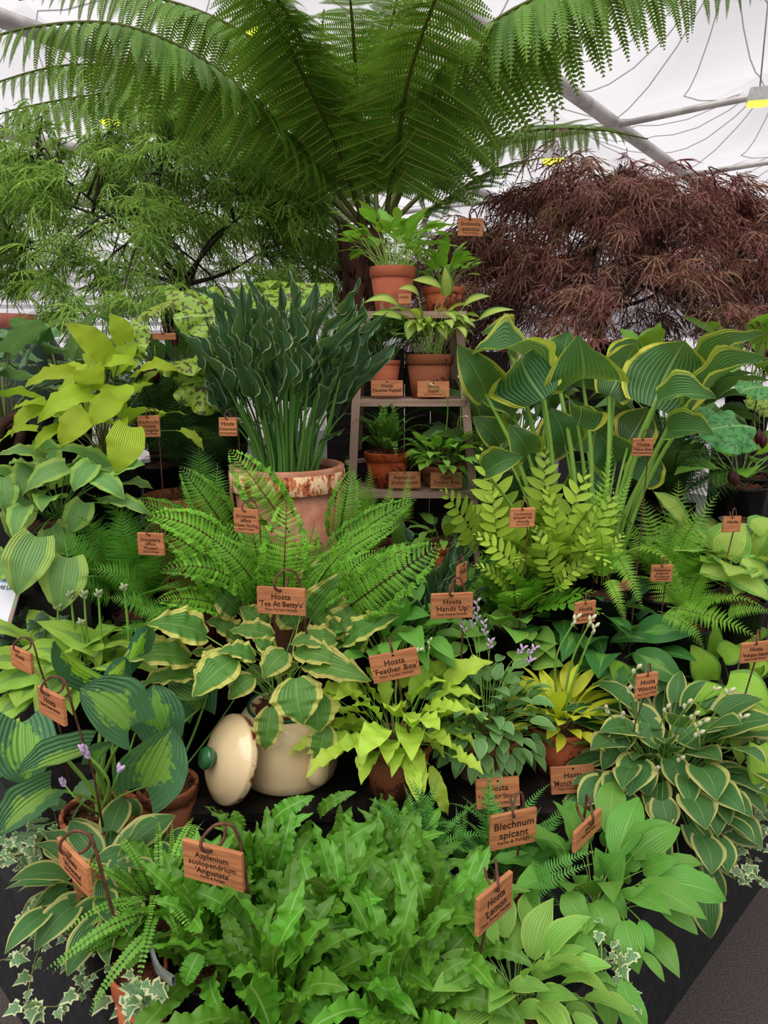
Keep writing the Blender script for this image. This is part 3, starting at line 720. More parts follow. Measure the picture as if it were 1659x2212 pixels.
def nursery(T, root, r=.07):
    """plain black nursery pot under a plant, standing on the staging"""
    z = support_z(root); h = max(.05, root.z-.025-z); r *= .82
    if h > .2:
        V, Fc = box(-r, r, -r, r, 0, h-.16); ob('riser_block', mesh('riser_block', V, Fc, 'blackbox', smooth=False), T, Matrix.Translation((root.x, root.y, z))); z += h-.16; h = .16
    p = ob('nursery_pot', mesh('nursery_pot', *lathe([(.001, 0), (r*.8, 0), (r*.98, h-.008), (r*1.03, h-.008), (r*1.03, h), (r*.93, h), (r*.92, h-.012), (.001, h-.012)], 24), 'blackpot'), T, Matrix.Translation((root.x, root.y, z)))
    ob('soil', soil_mesh(r*.9, 3, 25), T, Matrix.Translation((root.x, root.y, z+h-.008)))

# ------------------------------------------------------------------ wooden plant labels
TEXTS = []
def txt(body, size, width, bold=0.0):
    c = bpy.data.curves.new('lettering', 'FONT'); c.body = body; c.size = size; c.align_x = 'CENTER'; c.align_y = 'CENTER'
    c.extrude = .0002; c.resolution_u = 2; c.offset = bold; c.space_character = 1.04
    return c
def plant_label(cx, cy, Y, wpx, hpx, yaw, lines, desc, hook=True, lean=0.0, roll=0.0, th=.008, ground=None, gr=None, stake=False):
    p = P(cx, cy, Y); s = mpp(cy, Y); ya = math.radians(yaw)
    w = wpx*s/max(.3, abs(math.cos(ya+math.atan2(p.x, p.y)))) ; h = hpx*s/math.cos(math.atan2(CZ-p.z, Y))
    M = Matrix.Translation(p) @ Matrix.Rotation(ya, 4, 'Z') @ Matrix.Rotation(math.radians(roll), 4, 'Y') @ Matrix.Rotation(-math.radians(lean), 4, 'X')
    T = ob('plant_label', None, None, M); tag(T, desc, 'plant label', gr or 'wooden plant name boards')
    b = ob('board', bevel_box('board', w, th, h, .0012, 'tagwood'), T, M)
    hz = h*.5-h*.1
    ob('hole', mesh('hole', *tube([(0, -th/2-.0005, hz), (0, th/2+.0005, hz)], w*.024, 10), 'hole'), b, M)
    n = len(lines); tot = sum(k for _, k in lines); z = h*.30
    for (body, k) in lines:
        sz = h*.62*k/max(tot, 2.4); z -= sz*.55
        c = txt(body, sz*1.15, w, sz*.012 if k >= .9 else 0)
        o = bpy.data.objects.new('lettering', c); COL.objects.link(o)
        TEXTS.append((o, b, M @ Matrix.Translation((0, -th/2-.0003, z)) @ Matrix.Rotation(PI/2, 4, 'X'), w*.92)); z -= sz*.55
    if hook:
        k = max(.6, min(1.5, w/.1)); H = Vector((0, 0, hz))
        gz = (ground if ground is not None else support_z(p)+.05)
        L = (M @ H).z-gz
        pts = [(.006, .026, .022), (.006, .02, .004), (0, .0, -.002), (-.008, -.014, .008), (-.008, -.012, .024), (.006, .002, .04), (.024, .016, .034), (.033, .02, .01)]
        pts = [Vector(q)*k+H for q in pts]
        pts = bez(pts, 28)+[H+Vector((.036*k, .026*k, -.04*k)), H+Vector((.038*k, .05, -L*.6)), H+Vector((.036*k, .06, -L))]
        ob('hook_rod', mesh('hook_rod', *tube(pts, .0026*k, 7), 'rod'), T, M)
    if stake:
        H = Vector((0, th*.9, hz)); L = (M @ H).z-(ground or support_z(p))
        ob('hook_rod', mesh('hook_rod', *tube([H+Vector((0, -.008, .0)), H+Vector((0, -.01, .02)), H+Vector((0, -.002, .035)), H+Vector((0, .01, .02)), H+Vector((0, .01, -L))], .0028, 7), 'rod'), T, M)
    return T
def finish_text():
    bpy.context.view_layer.update(); dg = bpy.context.evaluated_depsgraph_get()
    for o, par, M, wmax in TEXTS:
        me = bpy.data.meshes.new_from_object(o.evaluated_get(dg)); bpy.data.objects.remove(o)
        if len(me.vertices) == 0: continue
        me.materials.clear(); me.materials.append(MATS['text'])
        xs = [v.co.x for v in me.vertices]; wd = max(xs)-min(xs)
        sx = min(1.0, wmax/wd)
        ob('lettering', me, par, M @ Matrix.Diagonal((sx, min(1.0, sx*1.25), 1, 1)))
def flower_stem(T, A, B, bud='bud', n=5, rad=.002, budL=.02, mid=None, spread=.5):
    A, B = Vector(A), Vector(B); m = mid or A.lerp(B, .55)+Vector((0, 0, .02)); pts = bez([A, m, B], 12)
    s = ob('flower_stem', mesh('flower_stem', *tube(pts, [rad*(1.3-.6*i/(len(pts)-1)) for i in range(len(pts))], 6), 'stalk'), T, Matrix.Identity(4))
    for k in range(n):
        c = pts[-1].lerp(pts[-3], k/max(1, n)*.9); a = k*2.4; d = ((pts[-1]-pts[-3]).normalized()+Vector((math.cos(a), math.sin(a), .1))*spread).normalized()
        ob('bud', BUD[bud], s, frame(c, c+d*budL, Z, budL*.42, budL*.42))
BUD = {m: mesh('bud', [(x, y, z) for x, y, z in [(v[2], v[0], v[1]) for v in lathe([(.08, 0), (.5, .35), (.55, .6), (.3, .85), (.02, 1.0)], 7)[0]]], lathe([(.08, 0), (.5, .35), (.55, .6), (.3, .85), (.02, 1.0)], 7)[1], m) for m in ('bud', 'lilac', 'darkred', 'greenbud') if m in MATS}
# ------------------------------------------------------------------ step ladder
lad = thing('step_ladder', 'weathered wooden step ladder used as a plant stand', 'ladder', (.09, 2.5, 1.0))
tl, bl_, tr, br = P(778, 690, 2.5), P(757, 1130, 2.3), P(990, 690, 2.5), P(1030, 1180, 2.3)
def ext(a, b, z): return a+(b-a)*((z-a.z)/(b.z-a.z))
def beam(name, A, B, w, d, up, parent, mat='ladderwood'):
    A, B = Vector(A), Vector(B); M = frame(A, B, up, w, d, 1.0); L = (B-A).length
    V, Fc = box(0, L, -.5, .5, -.5, .5); return ob(name, mesh(name, V, Fc, mat, smooth=False), parent, M)
gzl = 1.0
for a, b_ in ((tl, bl_), (tr, br)):
    e = ext(a, b_, .82); beam('front_rail', a+Vector((0, 0, .0)), e, .026, .05, (0, -1, 0), lad)
    bk = Vector((e.x, 3.02, 1.0)); beam('back_leg', a+Vector((0, .12, -.05)), bk, .03, .035, (1, 0, 0), lad)
def shelf(name, y, dep, th=.022):
    zc = P(885, y, 2.5-(y-690)/450*.2).z
    A_, B_ = ext(tl, bl_, zc), ext(tr, br, zc); V, Fc = box(A_.x-.0, B_.x+.0, A_.y-.025, A_.y+dep, zc-th, zc)
    ob(name, mesh(name, V, Fc, 'ladderwood', smooth=False), lad, Matrix.Identity(4)); return zc, A_.y
zt = tl.z+.002
V, Fc = box(tl.x-.022, tr.x+.022, tl.y-.04, tl.y+.22, zt, zt+.022); ob('top_board', mesh('top_board', V, Fc, 'ladderwood', smooth=False), lad, Matrix.Identity(4)); zt += .022
z2, Y2 = shelf('step', 862, .17); z3, Y3 = shelf('step', 1058, .17); z4, Y4 = shelf('step', 1248, .17)
for z_, y_ in ((z2, Y2), (z3, Y3)):
    for xx in (tl.x-.02, tr.x+.02): beam('step_bracket', (xx, y_+.02, z_-.04), (xx, y_+.17, z_-.04), .02, .04, (0, 0, 1), lad)
beam('cross_brace', P(745, 1000, 2.72), P(1010, 960, 2.74), .012, .035, (0, -1, 0), lad)

def potted(name, label, cx, rimy, rpx, Y, bz, mat, cat='potted plant', group=None, **kw):
    rim = P(cx, rimy, Y); r = rpx*mpp(rimy, Y); T = thing(name, label, cat, (rim.x, rim.y, bz), group)
    return T, pot(T, Vector((rim.x, rim.y, bz)), r, rim.z-bz, mat, **kw)
LG = 'potted plants on the ladder'
T, r = potted('potted_hosta', 'bright green hosta in terracotta pot, highest on the ladder, left', 848, 578, 50, 2.58, zt, 'terra_white', group=LG)
rosette(T, r, 70, 'bright', .14, .085, .044, inc=(3, 58), droop=(25, 60), kind='thin', smat='palestalk', rootr=.05)
T, r = potted('potted_hosta', 'small green hosta in terracotta pot at right of the ladder top', 958, 622, 45, 2.66, zt, 'terra', group=LG)
rosette(T, r, 34, 'bright', .11, .085, .044, inc=(3, 55), droop=(20, 55), kind='thin', rootr=.03)
T, r = potted('potted_hosta', 'dark green puckered hosta in broken rimmed pot on upper ladder step', 830, 778, 36, Y2+.07, z2, 'terra_white', style='plain', group=LG)
rosette(T, r, 50, 'dark', .105, .06, .04, inc=(3, 50), droop=(25, 60), kind='thin', smat='darkstalk', rootr=.03)
T, r = potted('potted_hosta', 'yellow hosta with green edged leaves in brown pot on upper ladder step', 928, 765, 52, Y2+.075, z2, 'terra_old', group=LG)
rosette(T, r, 60, 'sizzle', .13, .09, .042, inc=(3, 40), droop=(40, 95), kind='thin', smat='palestalk', rootr=.05)
for a in ((965, 640, 960, 575, 30), (1035, 690, 1112, 670, 22), (955, 625, 890, 605, 24), (860, 660, 785, 655, 26), (870, 690, 800, 680, 26), (1000, 665, 1060, 640, 18), (895, 690, 880, 735, 30), (950, 700, 965, 735, 24), (905, 640, 860, 625, 26)):
    hero(T, 'sizzle', *a, 2.42, 2.38, f=.55, root=r, kind='thin', mat='palestalk')
T, r = potted('potted_fern', 'small leaved spleenwort fern in bright orange pot on middle ladder step', 836, 975, 50, Y3+.075, z3, 'terra_orange', group=LG, chips=140)
fern(T, r, 46, 'tricho2', .16, inc=(3, 82), wide=1.0)
T, r = potted('potted_hosta', 'lime green small hosta in shallow pot on middle ladder step', 958, 1003, 53, Y3+.075, z3, 'terra_old', rimh=.34, group=LG)
rosette(T, r, 80, 'bright', .08, .075, .04, inc=(5, 82), droop=(25, 60), kind='thin', rootr=.04)
for (tx, ty, bx, by, mx) in ((925, 828, 958, 940, 966), (1005, 900, 985, 960, 990), (992, 815, 993, 945, 996)):
    flower_stem(T, P(bx, by+40, Y3+.07), P(tx, ty, Y3-.02), 'bud', 4, .0016, .012, mid=P(mx, (ty+by)/2-20, Y3+.02))
T, r = potted('potted_plant', 'nearly bare bark filled pot with one tall leaf on lowest ladder step', 832, 1172, 50, Y4+.07, z4, 'terra_old', group=LG, chips=120)
rosette(T, r, 6, 'plain', .07, .09, .04, inc=(5, 50), droop=(5, 25), kind='thin')
hero(T, 'plain', 862, 1180, 858, 1100, 34, Y4, Y4-.02, f=.9)
T, r = potted('potted_hosta', 'glossy bright hosta in terracotta pot on lowest ladder step', 955, 1172, 50, Y4+.07, z4, 'terra', group=LG)
rosette(T, r, 26, 'bright', .06, .09, .045, inc=(10, 75), droop=(25, 60), kind='thin')

# ------------------------------------------------------------------ cream enamel bin, lid, and its hosta
Yb = 1.67; cb = P(625, 1720, Yb); s = mpp(1640, Yb); bx0 = cb.x
topz = P(612, 1520, Yb).z; H = topz-CRZ; rB = 108*s
bin_ = thing('enamel_bin', 'chipped cream enamel bin on the black crate, used as a planter', 'bin', (bx0, Yb, CRZ))
MB = Matrix.Translation((bx0, Yb, CRZ))
ob('body', mesh('body', *lathe([(.001, .004), (rB*.86, 0), (rB*.95, .012), (rB, .035), (rB*1.0, H*.45), (rB*.97, H*.7), (rB*.9, H*.86), (rB*.78, H*.95), (rB*.74, H*.985), (rB*.76, H), (rB*.72, H), (rB*.71, H*.93), (.001, H*.92)], 56), 'enamel'), bin_, MB)
hx = P(690, 1648, Yb-rB*.80); hp = hx
pts = [Vector((hp.x-.002, hp.y+.012, hp.z+.10)), Vector((hp.x+.002, hp.y-.012, hp.z+.085)), Vector((hp.x+.004, hp.y-.02, hp.z+.04)), Vector((hp.x, hp.y-.02, hp.z)), Vector((hp.x-.004, hp.y-.012, hp.z-.03)), Vector((hp.x-.004, hp.y+.004, hp.z-.038))]
pts = bez(pts, 20)
ob('handle_lug', mesh('handle_lug', *tube(pts, [.009+.018*math.sin(PI*min(1, max(0, i/(len(pts)-1)))**1.6) for i in range(len(pts))], 12), 'enamel'), bin_, Matrix.Identity(4))
solid('rimgreen', '#1e4a34', '#1e4a34', 3, .3)
ob('rim_band', mesh('rim_band', *lathe([(rB*.765, H-.004), (rB*.775, H), (rB*.75, H+.004), (rB*.715, H)], 56), 'rimgreen'), bin_, MB)
ob('soil', soil_mesh(rB*.7, 5), bin_, Matrix.Translation((bx0, Yb, CRZ+H*.93)))
lc = P(495, 1672, 1.555); lid = thing('enamel_cover', 'domed cream enamel lid with green knob leaning on the bin', 'lid', (lc.x, lc.y, CRZ))
tc = (CAM-lc).normalized(); ax = (tc*.60+Vector((-.80, 0, .02))).normalized(); rl = 93*mpp(1672, 1.555)
lc.z = CRZ+1.02*rl*math.sqrt(1-ax.z**2)+.016*abs(ax.z)+.003
ML = Matrix.Translation(lc) @ ax.to_track_quat('Z', 'Y').to_matrix().to_4x4()
ob('dome', mesh('dome', *lathe([(rl*.96, -.016), (rl*1.0, -.012), (rl*1.02, -.002), (rl*1.0, .004), (rl*.93, .008), (rl*.9, .012), (rl*.7, .024), (rl*.4, .034), (rl*.2, .038), (.001, .039)], 56), 'enamel'), lid, ML)
solid('rustedge', '#7a3218', '#e6cba0', 40, .7, lo=.4, hi=.6)
ob('rusty_edge', mesh('rusty_edge', *lathe([(rl*.93, -.016), (rl*1.0, -.017), (rl*1.022, -.010), (rl*1.015, -.004)], 56), 'rustedge'), lid, ML)
ob('knob', mesh('knob', *lathe([(rl*.16, .036), (rl*.17, .046), (rl*.25, .05), (rl*.26, .06), (rl*.22, .066), (.001, .068)], 28), 'enamelgreen'), lid, ML)
T = thing('hosta_plant', 'hosta with wavy green leaves edged yellow growing from the cream bin', 'hosta', (bx0, Yb, CRZ+H*.93))
rt = Vector((bx0-.005, Yb, CRZ+H*.93))
BET = [(445,1374,316,1347,70,1.62,1.55,.62),(409,1425,252,1427,66,1.6,1.5,.62),(430,1457,289,1488,46,1.6,1.52,.5),(506,1425,416,1508,72,1.58,1.5,.6),(490,1410,425,1488,58,1.6,1.54,.6),
 (515,1322,448,1258,66,1.75,1.72,.7),(575,1358,517,1312,56,1.72,1.7,.8),(655,1305,711,1194,84,1.8,1.78,.95),(672,1338,746,1232,80,1.76,1.72,.9),(715,1368,790,1300,54,1.72,1.7,.7),
 (745,1390,868,1328,46,1.68,1.64,.6),(724,1382,622,1393,50,1.58,1.54,.6),(640,1405,742,1434,52,1.56,1.5,.6),(662,1438,803,1472,60,1.54,1.46,.55),(640,1465,655,1566,92,1.5,1.46,.85),
 (682,1500,690,1582,80,1.52,1.49,.85),(704,1568,683,1644,54,1.52,1.5,.9),(585,1528,572,1622,52,1.54,1.515,.95),(618,1408,568,1466,56,1.58,1.54,.6),(550,1422,468,1408,44,1.6,1.57,.5),
 (590,1375,495,1364,44,1.66,1.64,.6),(545,1462,494,1512,48,1.57,1.54,.6),(592,1412,545,1382,44,1.62,1.6,.6),(480,1438,408,1408,42,1.64,1.6,.5),(600,1452,648,1440,40,1.6,1.57,.5),
 (700,1420,660,1360,60,1.72,1.74,.8),(640,1350,600,1300,60,1.78,1.8,.8),(560,1330,545,1300,50,1.76,1.8,.8),(760,1400,800,1350,50,1.72,1.7,.7),(520,1380,440,1340,50,1.72,1.7,.5),(690,1400,720,1360,46,1.7,1.7,.8)]
for k, a in enumerate(BET):
    hero(T, 'betty', *a[:4], a[4]*1.28, a[5], a[6], f=a[7], root=rt+Vector((R.uniform(-.03, .03), R.uniform(-.03, .03), 0)), kind='thin', v=k, sk=k % 2)

# ------------------------------------------------------------------ three pots on the crate
T, r = potted('potted_hosta', 'chartreuse wavy leaved hosta in brown terracotta pot beside the cream bin', 858, 1598, 80, 1.60, CRZ, 'terra_old', rimh=.09, group='pots on the black crate')
rosette(T, r, 66, 'boa', .13, .125, .055, inc=(5, 82), droop=(22, 62), kind='thin', rootr=.035)
rosette(T, r, 9, 'boa', .07, .1, .045, inc=(50, 75), droop=(30, 55), kind='thin', rootr=.03, az=(180, 360))
hero(T, 'boa', 930, 1655, 968, 1762, 36, 1.5, 1.46, f=.9, v=1); stalk(T, r, P(930, 1655, 1.5), 'thin', 'palestalk', 1)
flower_stem(T, r, P(905, 1405, 1.52), 'bud', 3, .0022, .014, mid=P(858, 1460, 1.56))
flower_stem(T, r, P(928, 1385, 1.6), 'bud', 3, .0022, .012, mid=P(915, 1480, 1.6))
T, r = potted('potted_hosta', 'small blue green hosta in whitened mossy pot on the crate', 1050, 1578, 80, 1.67, CRZ, 'terra_moss', rimh=.2, group='pots on the black crate')
rosette(T, r, 110, 'starstruck', .11, .06, .038, inc=(3, 86), droop=(25, 70), kind='thin', smat='darkstalk', rootr=.05)
rosette(T, r, 30, 'starstruck', .15, .055, .032, inc=(0, 40), droop=(45, 80), kind='thin', smat='darkstalk', rootr=.05)
rosette(T, r, 26, 'starstruck', .085, .065, .036, inc=(75, 108), droop=(30, 60), kind='thin', smat='darkstalk', rootr=.03, az=(180, 360))
for (tx, ty) in ((1030, 1300), (1045, 1345), (1060, 1385), (1130, 1400), (1148, 1425), (1155, 1400), (995, 1335), (1018, 1320)):
    flower_stem(T, r, P(tx, ty, 1.62), 'lilac', 7, .0011, .014, mid=P((tx+1050)/2+R.uniform(-12, 12), 1460, 1.64), spread=1.0)
T, r = potted('potted_hosta', 'golden yellow narrow leaved hosta in terracotta pot at the crate right end', 1210, 1562, 68, 1.70, CRZ, 'terra', rimh=.12, group='pots on the black crate', chips=150)
rosette(T, r, 52, 'munchkin', .07, .105, .034, inc=(3, 75), droop=(10, 35), kind='thin', rootr=.02)
for (tx, ty, mx, my) in ((1245, 1335, 1200, 1430), (1278, 1337, 1235, 1430), (1285, 1355, 1250, 1440)):
    flower_stem(T, r, P(tx, ty, 1.58), 'bud', 4, .0026, .017, mid=P(mx, my, 1.62))

# ------------------------------------------------------------------ big rust banded pot with upright hosta
T, r = potted('potted_hosta', 'tall dark narrow leaved hosta in large rust banded terracotta pot', 620, 1003, 124, 2.02, .80, 'terra_big', rimh=.12, taper=.66, chips=260)
p0 = P(620, 1003, 2.02); rB = 124*mpp(1003, 2.02); hB = p0.z-.8
ob('rusty_band', mesh('rusty_band', *lathe([(rB*.99, hB-.065), (rB*1.0, hB-.062), (rB*1.01, hB-.014), (rB*.99, hB-.012)], 56), 'rustband'), T, Matrix.Translation((p0.x, p0.y, .80)))
for a_ in (200, 340):
    a_ = math.radians(a_); d_ = Vector((math.cos(a_), math.sin(a_), 0)); q_ = Vector((p0.x, p0.y, .8))+d_*rB*.99
    beam('rusty_strap', q_+Vector((0, 0, hB-.06)), q_-d_*.01+Vector((0, 0, hB-.17)), .02, .006, d_, T, 'rustband')
N_ = 92
for i in range(N_):
    f = (i+.5)/N_; a = i*2.39996; rad = .085*math.sqrt(f); d = Vector((math.cos(a), math.sin(a), 0))
    r0 = r+d*rad; ic = math.radians(3+22*f+R.uniform(-5, 5)); sl = R.uniform(.2, .36)*(1-.25*f)
    bb = r0+(d*math.sin(ic)+Vector((0, 0, math.cos(ic))))*sl; i2 = ic+math.radians(R.uniform(-4, 20))
    ch = (d*math.sin(i2)+Vector((0, 0, math.cos(i2)))+Vector((R.uniform(-.2, .2), R.uniform(-.2, .2), 0))).normalized(); ll = R.uniform(.17, .25)
    up = Vector((R.uniform(-1, 1), R.uniform(-1.3, .2), .3))
    place('leaf', LS['praying'][R.randrange(7)], bb, bb+ch*ll, up, R.uniform(.042, .058), T); stalk(T, r0, bb, 'mid', 'darkstalk')
for a in ((735, 690, 775, 598, 38), (715, 760, 800, 712, 36), (490, 670, 425, 622, 34), (520, 770, 398, 735, 34), (475, 800, 412, 745, 30), (500, 880, 425, 832, 34), (700, 720, 762, 660, 34), (570, 720, 520, 650, 34), (690, 960, 745, 925, 20), (720, 800, 770, 760, 30)):
    hero(T, 'praying', *a, 1.95, 1.9, f=.7, root=r, kind='thin', mat='darkstalk')

# ------------------------------------------------------------------ big yellow edged hosta on the right
rt = P(1300, 1190, 2.0); T = thing('hosta_plant', 'huge dark green hosta with broad yellow margins right of the ladder', 'hosta', (rt.x, rt.y, support_z(rt))); nursery(T, rt, .13)
YR = [(1176,862,1128,772,150,1.95,1.88,.75,1195),(1160,815,1018,768,110,2.05,1.92,.35,1190),(1258,818,1250,722,150,2.05,1.95,.8,1270),(1316,856,1375,742,92,2.02,2.0,.9,1300),(1410,880,1480,735,170,1.95,1.9,.9,1320),
 (1505,818,1656,722,52,2.0,1.95,.6,1345),(1493,886,1665,775,40,1.9,1.85,.5,1345),(1420,868,1548,862,70,1.86,1.78,.5,1325),(1048,850,988,742,80,2.0,1.96,.8,1170),(1248,918,1240,880,96,1.9,1.84,.5,1270),
 (1442,936,1545,940,72,1.88,1.8,.6,1330),(1140,982,1098,915,70,1.98,1.95,.9,1180),(1050,1022,1130,986,60,1.86,1.82,.7,1150),(1200,800,1230,715,110,2.15,2.1,.7,1250),(1110,900,1020,850,80,2.08,2.04,.6,1180),
 (1330,800,1380,735,80,2.15,2.12,.8,1300),(1270,980,1300,900,90,2.1,2.1,.9,1290),(1220,960,1190,880,90,2.12,2.1,.9,1250),(1360,950,1400,880,90,2.1,2.1,.9,1310),(1180,980,1230,900,80,2.14,2.1,.9,1210),(1330,1000,1290,930,90,2.14,2.12,.9,1300),
 (1180,1040,1130,960,70,2.1,2.1,.9,1200),(1380,1040,1420,980,80,2.08,2.08,.9,1320),(1080,960,1020,900,60,2.1,2.1,.8,1170),(1100,760,1040,720,90,2.15,2.1,.5,1190),(1290,1060,1240,1000,80,2.16,2.16,.9,1280)]
for k, a in enumerate(YR):
    hero(T, 'yriver', *a[:4], a[4]*1.2, a[5], a[6], f=a[7], v=k, root=P(a[8], 1190, 2.0), kind='mid', mat='stalk', sk=0, hz=1.2, flip=(a[7] > .7 and k % 3 != 2))

# ------------------------------------------------------------------ large blue green cupped hosta, front left
T, r = potted('potted_hosta', 'large blue green cupped leaf hosta with lime centres in terracotta pot', 215, 1748, 82, 1.40, .42, 'terra', rimh=.14, chips=150)
BC = [(280,1570,172,1486,140,1.36,1.34,.7,0),(228,1468,118,1384,66,1.42,1.36,.5,1),(352,1580,330,1478,112,1.5,1.52,.85,0),(312,1700,372,1570,150,1.36,1.36,.95,0),(190,1622,36,1678,76,1.28,1.22,.45,0),
 (50,1560,66,1694,140,1.34,1.28,.7,0),(112,1706,-4,1806,92,1.26,1.2,.6,0),(200,1652,244,1604,44,1.34,1.34,.6,0),(270,1442,322,1354,50,1.5,1.5,.8,1),(228,1478,272,1420,58,1.46,1.48,.7,1),(300,1560,230,1500,80,1.5,1.5,.6,0),(430,1530,400,1440,90,1.62,1.62,.85,0)]
for k, a in enumerate(BC):
    hero(T, 'bluecup', *a[:5], a[5], a[6], f=a[7], v=k, flip=bool(a[8]), root=r+Vector((R.uniform(-.02, .04), R.uniform(-.02, .02), 0)), kind='mid', mat='stalk', sk=0)
flower_stem(T, r, P(180, 1620, 1.24), 'lilac', 8, .003, .018, mid=P(235, 1690, 1.28)); flower_stem(T, r, P(135, 1690, 1.24), 'lilac', 5, .002, .014, mid=P(170, 1730, 1.26)); flower_stem(T, r, P(258, 1665, 1.26), 'lilac', 3, .002, .02, mid=P(248, 1690, 1.28))
T, r = potted('potted_hosta', 'dark terracotta pot with a single rising hosta stalk left of the crate', 362, 1690, 66, 1.56, .42, 'terra_old', rimh=.14, chips=120)
hero(T, 'dark', 448, 1500, 360, 1450, 110, 1.6, 1.62, f=.5, root=r, kind='mid', mat='darkstalk', sk=2)
hero(T, 'dark', 520, 1490, 590, 1470, 80, 1.75, 1.75, f=.3, root=r, kind='thin', mat='darkstalk', sk=2)
# yellow green hosta with dark centre stripe, left
rt = P(150, 1470, 1.66); T = thing('hosta_plant', 'yellow green hosta with dark green centre flames at the left edge', 'hosta', (rt.x, rt.y, support_z(rt))); nursery(T, rt, .09)
for k, a in enumerate([(145,1440,75,1538,82,1.56,1.46,.5),(112,1440,-25,1492,76,1.58,1.5,.5),(172,1422,42,1402,64,1.62,1.56,.45),(232,1412,78,1342,60,1.66,1.6,.6),(240,1430,290,1355,56,1.7,1.7,.7),(60,1500,-30,1570,60,1.54,1.46,.5),(20,1560,-10,1690,60,1.4,1.35,.6),(200,1430,225,1390,50,1.62,1.62,.5),(120,1420,20,1360,50,1.7,1.68,.5),(260,1440,330,1400,50,1.68,1.66,.5)]):
    hero(T, 'june', *a[:7], f=a[7], v=k, root=rt, kind='mid', sk=0)
rosette(T, rt, 24, 'june', .12, .13, .085, inc=(15, 70), droop=(25, 55))
for (bx, by, tx, ty) in ((130, 1400, 125, 1312), (168, 1400, 152, 1284), (192, 1410, 182, 1284), (222, 1405, 213, 1282), (185, 1410, 176, 1346), (280, 1360, 268, 1270)):
    flower_stem(T, P(bx, by+30, 1.64), P(tx, ty, 1.6), 'greenbud', 7, .003, .016, spread=.9)
# ------------------------------------------------------------------ upper left hostas
rt = P(225, 985, 1.95); T = thing('hosta_plant', 'chartreuse ribbed hosta with large wavy leaves at upper left', 'hosta', (rt.x, rt.y, support_z(rt))); nursery(T, rt, .12)
CH = [(232,772,140,698,62,1.95,1.9,.75),(272,740,236,677,52,2.0,1.98,.8),(162,808,48,842,44,1.9,1.82,.5),(205,818,120,862,48,1.88,1.82,.5),(215,806,300,788,46,1.92,1.88,.4),(295,815,390,803,38,1.92,1.86,.45),(200,850,80,916,60,1.84,1.76,.5),(102,872,24,946,44,1.82,1.76,.5),
 (188,890,130,968,64,1.78,1.74,.7),(248,860,197,922,62,1.8,1.76,.7),(280,922,250,1024,80,1.76,1.72,.9),(252,834,258,884,72,1.84,1.8,.6),(262,868,258,905,30,1.84,1.82,.6),(128,924,72,978,32,1.8,1.76,.5),(232,792,178,764,62,1.94,1.96,.6),(240,800,300,740,50,2.0,2.0,.7)]
rosette(T, rt, 14, 'chart', .18, .14, .08, inc=(5, 65), droop=(25, 60), kind='thin', smat='brownstalk')
for k, a in enumerate(CH): hero(T, 'chart', *a[:7], f=a[7], v=k, root=rt, kind='thin', mat='brownstalk', sk=0)
rt = P(130, 1110, 1.85); T = thing('hosta_plant', 'green hosta with broad lime margins beneath the chartreuse hosta', 'hosta', (rt.x, rt.y, support_z(rt))); nursery(T, rt, .12)
VA = [(98,988,-6,984,40,1.8,1.74,.45),(60,998,45,1078,50,1.76,1.72,.7),(144,1008,56,1064,60,1.74,1.68,.5),(200,1002,158,1062,54,1.74,1.7,.6),(200,1030,270,1080,54,1.74,1.7,.5),(253,1028,314,1004,48,1.76,1.72,.5),(236,1085,330,1118,42,1.74,1.7,.4),(240,1020,92,974,50,1.82,1.78,.4),
 (80,1160,36,1288,100,1.62,1.56,.85),(146,1205,130,1322,98,1.64,1.6,.85),(8,1030,14,1112,54,1.72,1.7,.8),(182,1085,150,1152,62,1.76,1.74,.8),(60,1080,20,1160,70,1.78,1.76,.8),(110,1140,160,1200,80,1.76,1.74,.8),(20,1200,-30,1260,80,1.7,1.66,.7)]
rosette(T, rt, 18, 'vareg', .12, .14, .085, inc=(10, 75), droop=(25, 60), kind='thin', smat='darkstalk')
for k, a in enumerate(VA): hero(T, 'vareg', *a[:7], f=a[7], v=k, root=rt, kind='thin', mat='darkstalk', sk=0)
for (x, y, Y, n, lab) in ((140, 860, 2.35, 14, 'blue grey hosta behind the chartreuse hosta'), (10, 900, 2.1, 16, 'grey green hosta at the left edge beside a rusty frame')):
    rt = P(x, y, Y); T = thing('hosta_plant', lab, 'hosta', (rt.x, rt.y, support_z(rt))); nursery(T, rt, .1)
    rosette(T, rt, n, 'bluegrey', .17, .16, .11, inc=(5, 60), droop=(20, 60), smat='brownstalk')
# podophyllum
rt = P(480, 900, 2.3); T = thing('mottled_mayapple', 'mayapple with flat lobed leaves mottled brown, behind the tall dark hosta', 'mayapple', (rt.x, rt.y, support_z(rt))); nursery(T, rt, .1)
for (x, y, w_, Y, f, ro) in ((620, 622, 165, 2.5, .22, .2), (470, 682, 150, 2.3, .42, -.1), (440, 772, 165, 2.2, .3, 0), (268, 745, 110, 2.15, .5, -.45), (590, 672, 150, 2.35, .45, .2), (350, 655, 110, 2.4, .2, -.2), (450, 822, 130, 2.15, .4, .1), (520, 720, 110, 2.3, .3, 0), (430, 640, 120, 2.6, .15, 0), (560, 612, 100, 2.6, .2, -.2)):
    Y -= .12; c = P(x, y, Y); n = facing(c, f+.18, ro); sz = w_*mpp(y, Y)*1.25; a_ = R.uniform(0, 6)
    ob('leaf', PODO, T, frame(c, c+Vector((math.cos(a_), math.sin(a_), 0))*sz, n, sz, sz)); stalk(T, rt, c-n.normalized()*.004, 'thin', 'brownstalk', 0)
